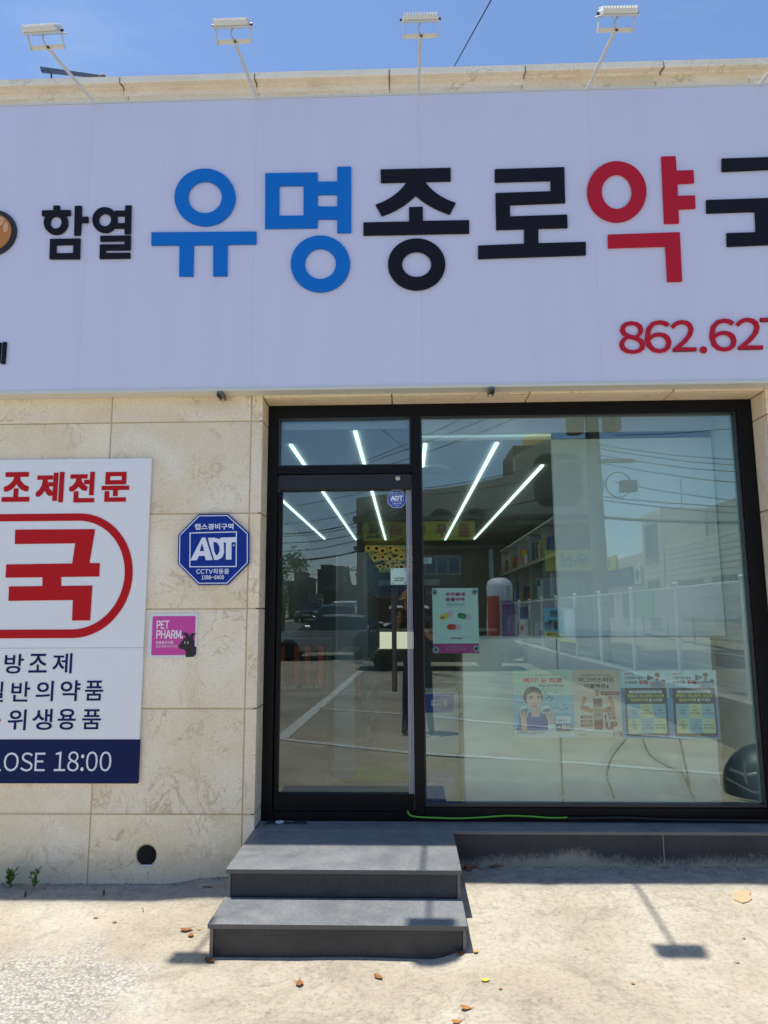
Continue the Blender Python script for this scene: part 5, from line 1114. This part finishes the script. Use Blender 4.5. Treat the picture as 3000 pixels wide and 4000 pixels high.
car('parked_car', 'white sport utility car facing the shop behind the black sedan', (.1, -21.6, gz(.1, -21.6)), R(90), WP, 4.5, 1.88, 1.68, True)
car('parked_car', 'silver sedan standing behind the white sport utility car', (-2.4, -19.0, gz(-2.4, -19)), R(178), SP)
car('parked_car', 'dark blue car waiting at the street mouth', (-3.1, -27.5, gz(-3, -27.5)), R(92), plain(0x1a2530, .15, spec=.8), suv=True, H=1.6)
for x, y, rz, pm, lab in ((-6.9, -46, 90, BP, 'black car parked on the street, nearest of the row'), (-5.9, -60, 90, WP, 'white car coming down the street'), (-8.3, -58, 90, SP, 'silver car parked on the left kerb of the street'), (-6.5, -80, 88, WP, 'far white car at the top of the street'), (-4.6, -52, 90, plain(0x20282c, .2), 'dark van like car on the right side of the street'), (-3.4, -36, 80, WP, 'white car turned out of the side lane')):
    car('parked_car', lab, (x, y, gz(x, y)), R(rz), pm, suv=(x > -6), H=1.6 if x > -6 else 1.45)
# houses and shops
def windows(t, rects, y, face='+Y', frame_c=0x9aa0a2, glass=0x10181e):
    for (x0, x1, z0, z1, nb) in rects:
        m = MB(); fr = MB(); d = .04
        if face == '+Y':
            m.box(x0, x1, y, y+.02, z0, z1)
            for k in range(nb+1): xx = x0+(x1-x0)*k/nb; fr.box(xx-.03, xx+.03, y+.02, y+.05, z0, z1)
            fr.box(x0-.03, x1+.03, y+.02, y+.06, z1, z1+.06); fr.box(x0-.03, x1+.03, y+.02, y+.08, z0-.06, z0)
        else:
            m.box(y-.02, y, x0, x1, z0, z1)
            for k in range(nb+1): xx = x0+(x1-x0)*k/nb; fr.box(y-.05, y-.02, xx-.03, xx+.03, z0, z1)
            fr.box(y-.06, y-.02, x0-.03, x1+.03, z1, z1+.06); fr.box(y-.08, y-.02, x0-.03, x1+.03, z0-.06, z0)
        w_ = part(fr, 'window', plain(frame_c, .4), t); p_ = part(m, 'pane', plain(glass, .08, spec=.8), t)
OB = thing('old_shop_building', 'old grey concrete shop building with yellow sign boards across the yard', 'building', (2.8, -24, 0)); YF = -22.3
OLD = plain(0xa8a494, .95, var=.45)
m = MB(); m.box(-1.9, 7.4, YF-6, YF, 0, 5.2); part(m, 'wall', plain(0x6d5a48, .9, var=.3), OB)
m = MB(); m.prism([(-1.9, 5.2), (4.3, 5.2), (4.3, 6.9), (2.2, 6.45), (-1.9, 6.0)], YF+.25, YF-.1); part(m, 'parapet', OLD, OB)
m = MB(); A = [(4.3, 4.9), (7.4, 4.9), (7.4, 8.25), (5.6, 8.25), (4.3, 7.6)]; hole_ = rrect(5.0, 5.6, 6.9, 7.7, .5); m.prism([A, hole_], YF+.3, YF-.1); part(m, 'tower_wall', OLD, OB); m = MB(); m.box(4.32, 7.38, YF-3, YF-.11, 4.9, 8.1); part(m, 'tower_body', plain(0x4c4a44, .95, var=.3), OB)
for k in range(4): x = -1.2+1.3*k; m = MB(); m.prism(ell(x, 5.2, .45, .35, 16, 0, 180), YF+.27, YF+.20); part(m, 'dark_arch_patch', plain(0x1a1814, .9), OB)  # flat near-black arches, colour stands for the shade of recesses
m = MB(); m.box(-2.0, 7.5, YF, YF+.9, 5.05, 5.2); m.box(-2.0, 7.5, YF, YF+.5, 3.98, 4.08); part(m, 'canopy', plain(0x5d584e, .9, var=.3), OB)
for k, ch in enumerate('로우미의트'):
    x1 = 2.66-.86*k; m = MB(); m.box(x1-.84, x1, YF+.5, YF+.62, 4.28, 5.02); sb = part(m, 'sign_board', plain(0xc9cc3c, .5), OB); m = MB(); fit_text(m, ch, x1-.66, 4.40, x1-.18, 4.9, YF+.63, .04, mirror=True); part(m, 'lettering', plain(0x9a3a44 if k < 4 else 0x3a3a44, .5), sb)
m = MB(); m.box(5.3, 7.2, YF+.3, YF+.4, 3.1, 3.9); sb = part(m, 'sign_board', plain(0xc4c83e, .5), OB); m = MB(); fit_text(m, '우신', 5.9, 3.25, 7.0, 3.75, YF+.41, .04, mirror=True); part(m, 'lettering', plain(0x2a4a8a, .5), sb)
windows(OB, [(.75, 2.1, 3.05, 3.7, 3), (-1.6, .3, 2.2, 3.6, 3), (5.0, 6.8, 1.2, 2.8, 2)], YF, glass=0x3a5a78)
for k in range(7): m = MB(); m.box(.75, 2.1, YF+.005, YF+.05, .3+k*.38, .66+k*.38); part(m, 'shutter_slat', plain(0x6e6c66, .6), OB)
m = MB(); m.tube([(3.3, YF+.15, .2), (3.3, YF+.15, 4.0)], .09); part(m, 'downpipe', plain(0xb0b4b4, .5), OB)
m = MB(); m.lathe([(0, 1.0), (.55, .98), (.62, .85), (.62, 0)], (5.5, YF-1.2, 7.75), n=20); o = m.build('water_tank', plain(0xb89a38, .6)); tag(o, 'yellow round water tank on the old shop building roof', 'water tank')
OC = thing('tiled_clinic_building', 'cream siding clad clinic building with a small tower beyond the fence', 'building', (14, -32, 0)); XF = 13.4
CREAM = plain(0xdcd5c2, .8, var=.12)
m = MB(); m.box(XF, XF+8, -45, -19, 0, 4.85); part(m, 'wall', CREAM, OC); m = MB(); m.box(XF-.12, XF+2.2, -34.6, -31.6, 0, 6.9); part(m, 'stair_tower', CREAM, OC)
m = MB(); 
for k in range(17): m.box(XF-.008, XF-.001, -45, -34.7, .35+k*.27, .38+k*.27); m.box(XF-.008, XF-.001, -31.5, -19, .35+k*.27, .38+k*.27)
part(m, 'siding_ribs', plain(0xb0a998, .8), OC)
for k in range(24): m = MB(); m.box(XF-.129, XF-.121, -34.6, -31.6, .35+k*.27, .38+k*.27); part(m, 'siding_rib', plain(0xb0a998, .8), OC)
windows(OC, [(-30.9, -27.2, 1.4, 3.0, 1), (-26.2, -20, 1.4, 3.0, 3), (-39, -36.6, 1.2, 2.7, 4), (-43.6, -41, 1.2, 2.7, 4)], XF, face='-X'); windows(OC, [(-34, -32.2, 4.4, 6.2, 1), (-34, -32.2, 1.0, 3.2, 1)], XF-.125, face='-X')
m = MB(); m.add([(XF+2.3, -34, 4.86), (XF+2.3, -20, 4.86), (XF+7, -20, 4.86), (XF+7, -34, 4.86), (XF+2.3, -34, 6.9), (XF+2.3, -24, 6.9), (XF+7, -24, 6.9), (XF+7, -34, 6.9), (XF+2.3, -20, 5.6), (XF+7, -20, 5.6)], [(0, 1, 8, 5, 4), (2, 3, 7, 6, 9), (4, 5, 6, 7), (5, 8, 9, 6), (1, 2, 9, 8), (0, 4, 7, 3)]); part(m, 'upper_storey', plain(0x9a9c98, .9), OC)
def xtext(name, txt, c, x, y0, y1, z0, z1, par): T_ = MB(); fit_text(T_, txt, 0, z0, 1, z1, 0, .02); m = MB(); m.add([(x, y1+(y0-y1)*v[0], v[2]) for v in T_.v], T_.f); part(m, name, plain(c, .5), par)
m = MB(); m.box(XF-.22, XF-.05, -42.4, -36, 3.15, 4.15); sb = part(m, 'sign_board', plain(0x2c3c68, .5), OC); xtext('lettering', '주현노치과의원', 0xe4e8ec, XF-.23, -42, -36.6, 3.4, 3.95, sb)
m = MB(); m.box(XF-.2, XF-.05, -36, -34.9, 3.15, 4.15); sb = part(m, 'sign_board', plain(0xd8dcdc, .5), OC); m = MB(); m.box(XF-.22, XF-.205, -35.6, -35.3, 3.3, 4.0); m.box(XF-.222, XF-.204, -35.8, -35.1, 3.5, 3.8); part(m, 'cross_mark', plain(0x4a5a3a, .5), sb)
m = MB(); m.box(XF-.2, XF-.05, -43.6, -39.6, 4.2, 5.1); sb = part(m, 'sign_board', plain(0xd0c040, .5), OC); xtext('lettering', '고려원', 0x4a5a78, XF-.21, -43, -40.4, 4.4, 4.9, sb)
m = MB(); m.box(XF-.18, XF-.05, -22.6, -20.8, 3.6, 4.4); part(m, 'sign_board', plain(0xb060a8, .5), OC)
t = thing('long_banner', 'long white and green banner board behind the mesh fence', 'banner', (11.5, -26, 0)); m = MB(); m.box(11.45, 11.5, -30.4, -18, 1.3, 2.6); part(m, 'sheet', plain(0xc4c8c8, .5), t); m = MB(); m.box(11.43, 11.449, -30.4, -28, 1.3, 2.6); part(m, 'green_end', plain(0x7ab08a, .5), t)
for y in (-30, -24, -18.4): m = MB(); m.tube([(11.55, y, 0), (11.55, y, 2.6)], .04); part(m, 'post', plain(0x8a8a8a, .5), t)
m = MB(); m.tube([(15, -33, 6.9), (15, -33, 8.6)], .02); m.tube([(15, -33.6, 8.5), (15, -32.2, 8.7)], .012); m.tube([(15, -32.6, 8.1), (15, -33, 8.5)], .01); o = m.build('roof_aerial', plain(0x33383c, .5)); tag(o, 'thin television aerial on the clinic building roof', 'aerial')
def far_block(lab, x0, x1, y, h, c, n_, m_, depth=10, base=0):
    t = thing('apartment_block' if h > 8 else 'street_shop', lab, 'building', ((x0+x1)/2, y, base)); m = MB(); m.box(x0, x1, y-depth, y, base-1, base+h); part(m, 'wall', plain(c, .9, var=.2), t)
    m = MB()
    for i in range(n_):
        for j in range(m_): a = x0+(x1-x0)*(i+.2)/n_; b_ = x0+(x1-x0)*(i+.8)/n_; z = base+h*(j+.3)/m_; m.box(a, b_, y+.01, y+.1, z, z+h*.42/m_)
    o = part(m, 'windows', plain(0x1c2226, .2), t); o['kind'] = 'stuff'; m = MB(); m.box(x0-.2, x1+.2, y-depth, y+.2, base+h, base+h+.4); part(m, 'roof', plain(0x6a6a6a, .9), t)
for lab, p0, p1, yt, T_, c, n_, m_ in (('dark apartment block closing the street view', 1238, 1300, 2228, 210, 0x40444a, 3, 9), ('tall grey apartment block with a roof box', 1252, 1296, 2210, 225, 0x54585c, 4, 10), ('pale striped apartment block right of the dark one', 1297, 1342, 2214, 240, 0x75787a, 5, 10),
        ('beige apartment block beside the tree, left', 1150, 1186, 2238, 170, 0x8a8878, 4, 8), ('narrow grey tower beyond the left tree', 1178, 1210, 2262, 150, 0x6d6f6c, 3, 7), ('dark corner block behind the conifer', 1392, 1440, 2248, 120, 0x3e4246, 3, 5)):
    a, b_ = mir(p0, yt, T_), mir(p1, yt, T_); gzz = gz(a.x, a.y); zz = max(a.z, 1.); far_block(lab, a.x, b_.x, a.y, max(9, zz-gzz) if False else zz-gzz if zz-gzz > 3 else 3, c, n_, m_, base=gzz)
for lab, p0, p1, yt, yb, T_, c in (('low dark street shop with an awning', 1262, 1336, 2318, 2395, 62, 0x3c3a38), ('grey street shop beside the conifer', 1346, 1400, 2300, 2400, 48, 0x5a5c5e), ('brick street shop under the left tree', 1128, 1160, 2270, 2400, 55, 0x6a4a44), ('low wall like shed at the road end', 1190, 1240, 2330, 2395, 100, 0x6c6c66)):
    a, b_ = mir(p0, yt, T_), mir(p1, yb, T_); far_block(lab, a.x, b_.x, a.y, max(2.2, a.z-b_.z), c, 3, 2, 6, base=min(b_.z, gz(a.x, a.y)))
# trees
def tree(lab, loc, h, rad, c, n_=900, conifer=False):
    t = thing('conifer_tree' if conifer else 'street_tree', lab, 'tree', loc, 'trees along the street'); b_ = Vector(loc); m = MB(); m.tube([b_, b_+Vector((.05, 0, h*.5)), b_+Vector((0, 0, h*.9))], [h*.03, h*.02, h*.006]); 
    for k in range(5): a = k*1.3; m.tube([b_+Vector((0, 0, h*(.35+.08*k))), b_+Vector((math.cos(a)*rad*.6, math.sin(a)*rad*.6, h*(.55+.07*k)))], [h*.012, h*.004], n=5)
    part(m, 'trunk', plain(0x4a3c2e, .9), t); m = MB(); rn = random.Random(int(h*100)); cl = [(Vector((rn.gauss(0, .4)*rad, rn.gauss(0, .4)*rad, h*rn.uniform(.45, .95))), rn.uniform(.25, .5)*rad) for _ in range(14)]
    for k in range(n_):
        if conifer: z = rn.uniform(.12, 1); rr = rad*(1-z)*rn.uniform(.4, 1); a = rn.uniform(0, 6.28); p = b_+Vector((math.cos(a)*rr, math.sin(a)*rr, z*h))
        else: c0, r_ = rn.choice(cl); p = b_+c0+Vector((rn.gauss(0, .5), rn.gauss(0, .5), rn.gauss(0, .45)))*r_
        s_ = h*.022*rn.uniform(.6, 1.4); u = Vector((rn.uniform(-1, 1), rn.uniform(-1, 1), rn.uniform(-.6, .6))).normalized(); v = u.orthogonal().normalized(); m.add([p-u*s_, p+v*s_*.5, p+u*s_, p-v*s_*.5], [(0, 1, 2, 3)])
    o = part(m, 'crown', plain(c, .7, var=.4), t); o['kind'] = 'stuff'
tree('yellow green leafy tree at the left street side', (-6.9, -34, gz(-7, -34)), 4.6, 1.5, 0x5a6a24, 1400); tree('dark bushy tree low on the left kerb', (-5.4, -26, gz(-5, -26)), 2.6, 1.1, 0x33421e, 900)
tree('dark pointed conifer behind the street lamp', (-5.2, -58, gz(-5, -58)), 4.4, 1.0, 0x1e2a1c, 900, True); tree('round green tree by the black awning', (-3.2, -44, gz(-3, -44)), 2.4, 1.1, 0x34551f, 700)
m = MB(); rn = random.Random(11)
for k in range(2500): p = Vector((rn.uniform(-3.4, 1.2), rn.uniform(-33.2, -32.4), 0)); p.z = gz(p.x, p.y)+rn.uniform(0, 1.0); s_ = .06; u = Vector((rn.uniform(-1, 1), rn.uniform(-1, 1), rn.uniform(-1, 1))).normalized(); v = u.orthogonal(); m.add([p-u*s_, p+v*s_*.5, p+u*s_, p-v*s_*.5], [(0, 1, 2, 3)])
o = m.build('hedge', plain(0x3f6a26, .8, var=.3), kind='stuff'); tag(o, 'low green hedge across the street mouth', 'hedge')
# poles, lamp, wires
UP_ = thing('utility_pole', 'thick concrete utility pole with transformer cans at the yard fence', 'pole', (4.3, -10.9, 0)); PX, PYp = 4.3, -10.9
m = MB(); m.tube([(PX, PYp, -.1), (PX, PYp, 11)], [.19, .12], n=16); part(m, 'shaft', plain(0x6e6c66, .9, var=.2), UP_)
for dx, z in ((-.42, 5.55), (.42, 5.62)): m = MB(); m.lathe([(0, 0), (.19, .01), (.21, .06), (.21, .72), (.17, .8), (0, .84)], (PX+dx, PYp+.1, z), n=18); tr = part(m, 'transformer_can', plain(0x8a8c86, .6, var=.2), UP_); m = MB(); m.tube([(PX+dx, PYp+.1, z+.84), (PX+dx, PYp+.1, z+1.0)], .03); part(m, 'bushing', plain(0x6a4a3a, .4), tr)
for z in (4.9, 6.6, 7.4): m = MB(); m.box(PX-.9, PX+.9, PYp-.05, PYp+.05, z, z+.08); part(m, 'cross_arm', plain(0x7a7c7c, .6), UP_)
m = MB(); 
for dx in (-.35, .25): m.tube([(PX+.2+dx+.28*math.cos(R(a)), PYp+.25, 4.35+.28*math.sin(R(a))) for a in range(0, 361, 20)], .015, n=5)
part(m, 'cable_coil', plain(0x16181a, .6), UP_)
m = MB(); m.box(PX+.5, PX+.85, PYp+.1, PYp+.3, 4.2, 4.45); part(m, 'junction_box', plain(0x24282a, .6), UP_)
WMAT = plain(0x121416, .6)
def wire(lab, pts, r_):
    m = MB(); m.tube(pts, r_, n=5, caps=False); o = m.build('street_wire', WMAT); tag(o, lab, 'wire', 'wires strung from the utility pole')
def wm(p0, p1, sag): 
    a, b_ = mir(*p0), mir(*p1); a2 = a+(a-b_)*.5; return wire_between(a2, b_, sag, 0, 16)
wl = [((1085, 2140, 26), (1640, 2080, 17), .5, .03), ((1085, 2118, 26), (1640, 2040, 17), .4, .012), ((1090, 2085, 26), (1640, 2020, 17), .4, .014), ((1090, 2060, 26), (1640, 1985, 17), .4, .012), ((1090, 2040, 26), (1640, 1960, 17), .5, .02), ((1090, 2000, 26), (1640, 1910, 17), .5, .010), ((1090, 1955, 24), (1640, 1850, 16), .3, .010),
      ((1090, 2170, 28), (1640, 2120, 18), .8, .010), ((1300, 1835, 22), (2000, 1640, 14), .3, .012), ((1250, 1820, 22), (1960, 1610, 14), .3, .010), ((1240, 1825, 22), (1900, 1590, 14), .3, .010), ((1640, 1780, 22), (1400, 1600, 14), .1, .008),
      ((1650, 1885, 20), (2250, 1780, 15), .2, .012), ((1650, 1912, 20), (2250, 1830, 15), .2, .012), ((1650, 1985, 20), (2280, 1900, 15), .3, .018), ((1650, 2110, 20), (2280, 1990, 15), .3, .012),
      ((2880, 1778, 13), (2330, 1735, 15), .1, .010), ((2880, 1800, 13), (2330, 1750, 15), .1, .010), ((2880, 1826, 13), (2330, 1775, 15), .1, .010), ((2885, 1868, 13), (2330, 1805, 15), .1, .010), ((2890, 1938, 13), (2400, 1880, 15), .1, .010), ((2890, 1965, 13), (2330, 1935, 15), .08, .014), ((2890, 1990, 13), (2330, 1948, 15), .08, .014), ((2890, 2030, 13), (2340, 2020, 15), .06, .035), ((2870, 1665, 13), (2400, 1700, 15), .05, .008)]
for k, (a, b_, s_, r_) in enumerate(wl):
    lab = 'thick black cable bundle strung across the yard' if r_ > .025 else 'thin overhead wire running left from the utility pole' if b_[0] < 1700 and a[0] < 1600 else 'thin overhead wire running right from the utility pole' if a[0] > 2800 else 'thin overhead wire crossing in front of the old shop building'
    wire(lab+(', left side' if k == 0 else ', right side') if r_ > .025 else lab, wm(a, b_, s_), r_)
t = thing('street_lamp', 'grey street lamp on a curved arm over the street', 'street lamp', (-5.4, -55, gz(-5.4, -55))); z0 = gz(-5.4, -55)
m = MB(); m.tube(spline([(-5.4, -55, z0), (-5.4, -55, 4.8), (-5.2, -55, 5.1), (-4.5, -55, 5.25)]), .06); part(m, 'pole', plain(0x5a5e60, .6), t); m = MB(); m.ball((-4.25, -55, 5.25), (.32, .14, .09)); part(m, 'lamp_head', plain(0xa8aaa4, .5), t)
# inflatable advertising column
t = thing('inflatable_column', 'white inflatable column with red and purple panels behind the black sedan', 'inflatable', (2.95, -17.4, 0))
m = MB(); m.lathe([(0, 2.64), (.2, 2.62), (.36, 2.52), (.41, 2.36), (.40, 1.9), (.43, 1.2), (.42, .3), (.38, 0)], (2.95, -17.4, 0), n=28); part(m, 'column_body', plain(0xd2d4e2, .5), t)
def arc(a0, a1, z0, z1, c, nm='panel', r_=.437):
    m = MB(); n = 10; vs = [(2.95+r_*math.cos(R(a0+(a1-a0)*k/n)), -17.4+r_*math.sin(R(a0+(a1-a0)*k/n)), z) for z in (z0, z1) for k in range(n+1)]; m.add(vs, [(k, k+1, k+n+2, k+n+1) for k in range(n)]); part(m, nm, plain(c, .5), t)
arc(100, 160, .5, 2.05, 0xb83a34); arc(20, 90, .2, 1.9, 0x8c4f9e); arc(-20, 8, .5, 2.1, 0x9c2430)

# ------------------------------------------------------------------ the photographer, behind the camera
PSN = thing('person', 'person in jeans, dark patterned top and tan hat holding up a phone', 'person', (.13, -4.62, 0))
def skin_mesh(name, verts, edges, radii, sub=2):
    me = bpy.data.meshes.new(name); me.from_pydata(verts, edges, []); o = bpy.data.objects.new(name, me); COL.objects.link(o)
    mo = o.modifiers.new('skin', 'SKIN'); mo.use_smooth_shade = True
    if not me.skin_vertices: me.skin_vertices.new() if hasattr(me.skin_vertices, 'new') else None
    bpy.context.view_layer.update()
    return o, mo, me
def figure():
    bm = __import__('bmesh').new(); lay = bm.verts.layers.skin.verify(); V = {}
    def v(k, p, r_): x = bm.verts.new(p); x[lay].radius = r_ if isinstance(r_, tuple) else (r_, r_); V[k] = x
    v('pel', (.14, -4.63, .95), (.165, .12)); bm.verts.ensure_lookup_table(); V['pel'][lay].use_root = True
    v('sp', (.125, -4.645, 1.14), (.14, .105)); v('ch', (.10, -4.65, 1.36), (.165, .115)); v('nk', (.065, -4.635, 1.50), .062); v('hb', (.05, -4.615, 1.60), .075); v('hd', (.04, -4.605, 1.70), .092); v('ht', (.035, -4.60, 1.775), .06)
    ch = [('pel', 'sp'), ('sp', 'ch'), ('ch', 'nk'), ('nk', 'hb'), ('hb', 'hd'), ('hd', 'ht')]
    for s_, q_ in ((-1, 'l'), (1, 'r')):
        v('sh'+q_, (.10+s_*.19, -4.64, 1.42), .062); v('el'+q_, (.09+s_*.27, -4.50, 1.19), .045); v('wr'+q_, (s_*.095, -4.385, 1.46), .028); v('pa'+q_, (s_*.088, -4.365, 1.52), (.036, .018)); ch += [('ch', 'sh'+q_), ('sh'+q_, 'el'+q_), ('el'+q_, 'wr'+q_), ('wr'+q_, 'pa'+q_)]
        x = -.02 if s_ < 0 else .30; v('hp'+q_, (.14+s_*.10, -4.63, .86), .10); v('kn'+q_, (.14+s_*.14, -4.60, .49), .066); v('an'+q_, (x, -4.64, .10), .042); v('to'+q_, (x+s_*.015, -4.44, .045), (.045, .035)); v('he'+q_, (x, -4.69, .05), .036); ch += [('pel', 'hp'+q_), ('hp'+q_, 'kn'+q_), ('kn'+q_, 'an'+q_), ('an'+q_, 'to'+q_), ('an'+q_, 'he'+q_)]
    for a, b_ in ch: bm.edges.new((V[a], V[b_]))
    me = bpy.data.meshes.new('body'); bm.to_mesh(me); bm.free(); o = bpy.data.objects.new('body', me); TS.collection.objects.link(o)
    mo = o.modifiers.new('s', 'SKIN'); mo.use_smooth_shade = True; mo.use_x_symmetry = False; mo2 = o.modifiers.new('u', 'SUBSURF'); mo2.levels = 2
    vl = TS.view_layers[0]; vl.update(); r_ = bpy.data.meshes.new_from_object(o.evaluated_get(vl.depsgraph)); bpy.data.objects.remove(o)
    mats = [plain(0xc79272, .55), plain(0x2c2422, .8, var=.6), plain(0x23324c, .8, var=.25), plain(0x141414, .6)]
    for q_ in mats: r_.materials.append(q_)
    for p in r_.polygons:
        c = p.center; k = 0
        if c.z < .11: k = 3
        elif c.z < .98: k = 2
        elif c.z < 1.50 and not (c.y > -4.47): k = 1
        p.material_index = k; p.use_smooth = True
    o = bpy.data.objects.new('body', r_); COL.objects.link(o); o.parent = PSN; o.location = (-.13, 4.62, 0); return o
figure()
def pp(mb_, nm, mt): return part(mb_, nm, mt, PSN)
SK = plain(0xc79272, .55)
for s_ in (-1, 1):                                       # five fingers of each hand closing round the phone
    for k in range(4):
        z = 1.503+.019*k; ln = (.030, .034, .032, .026)[k]; m = MB(); m.tube([(s_*.086, -4.358, z), (s_*(.086+.010), -4.338, z+.003), (s_*(.084), -4.318, z+.004), (s_*(.084-ln*.8), -4.3125, z+.004)], [.0085, .008, .0075, .006], n=8); pp(m, 'finger', SK)
    m = MB(); m.tube([(s_*.075, -4.372, 1.52), (s_*.066, -4.352, 1.535), (s_*.05, -4.335, 1.545)], [.0105, .0095, .007], n=8); pp(m, 'thumb', SK)
m = MB(); m.lathe([(.0, .115), (.05, .108), (.085, .075), (.098, .02), (.105, .0), (.165, -.018), (.163, -.024), (.10, -.008)], (.037, -4.602, 1.745), n=28); pp(m, 'hat', plain(0xa8835c, .9, var=.5))
for s_ in (-1, 1): m = MB(); m.ball((.04+s_*.034, -4.522, 1.70), (.013, .008, .008), n=10, m=6); pp(m, 'eye', plain(0x241a16, .3)); m = MB(); m.ball((.04+s_*.094, -4.61, 1.685), (.012, .022, .032), n=8, m=6); pp(m, 'ear', SK)
m = MB(); m.tube([(.04, -4.522, 1.705), (.04, -4.502, 1.668), (.04, -4.518, 1.66)], [.008, .013, .008], n=8); pp(m, 'nose', SK); m = MB(); m.ball((.04, -4.525, 1.632), (.024, .007, .006), n=10, m=5); pp(m, 'mouth', plain(0x9a4c44, .5))
m = MB(); m.ball((.04, -4.635, 1.69), (.097, .09, .11), n=16, m=10); pp(m, 'hair', plain(0x1c1614, .8))
t = thing('phone', 'dark phone held up in both hands by the person', 'phone', (0, -4.31, 1.55)); m = MB(); m.box(-.080, .080, -4.326, -4.318, 1.512, 1.588, bev=.003); part(m, 'phone_body', plain(0x16181c, .2, .4), t); m = MB(); m.box(-.077, .077, -4.3267, -4.3262, 1.515, 1.585); part(m, 'screen', plain(0x20242a, .1), t)
bpy.data.scenes.remove(TS)
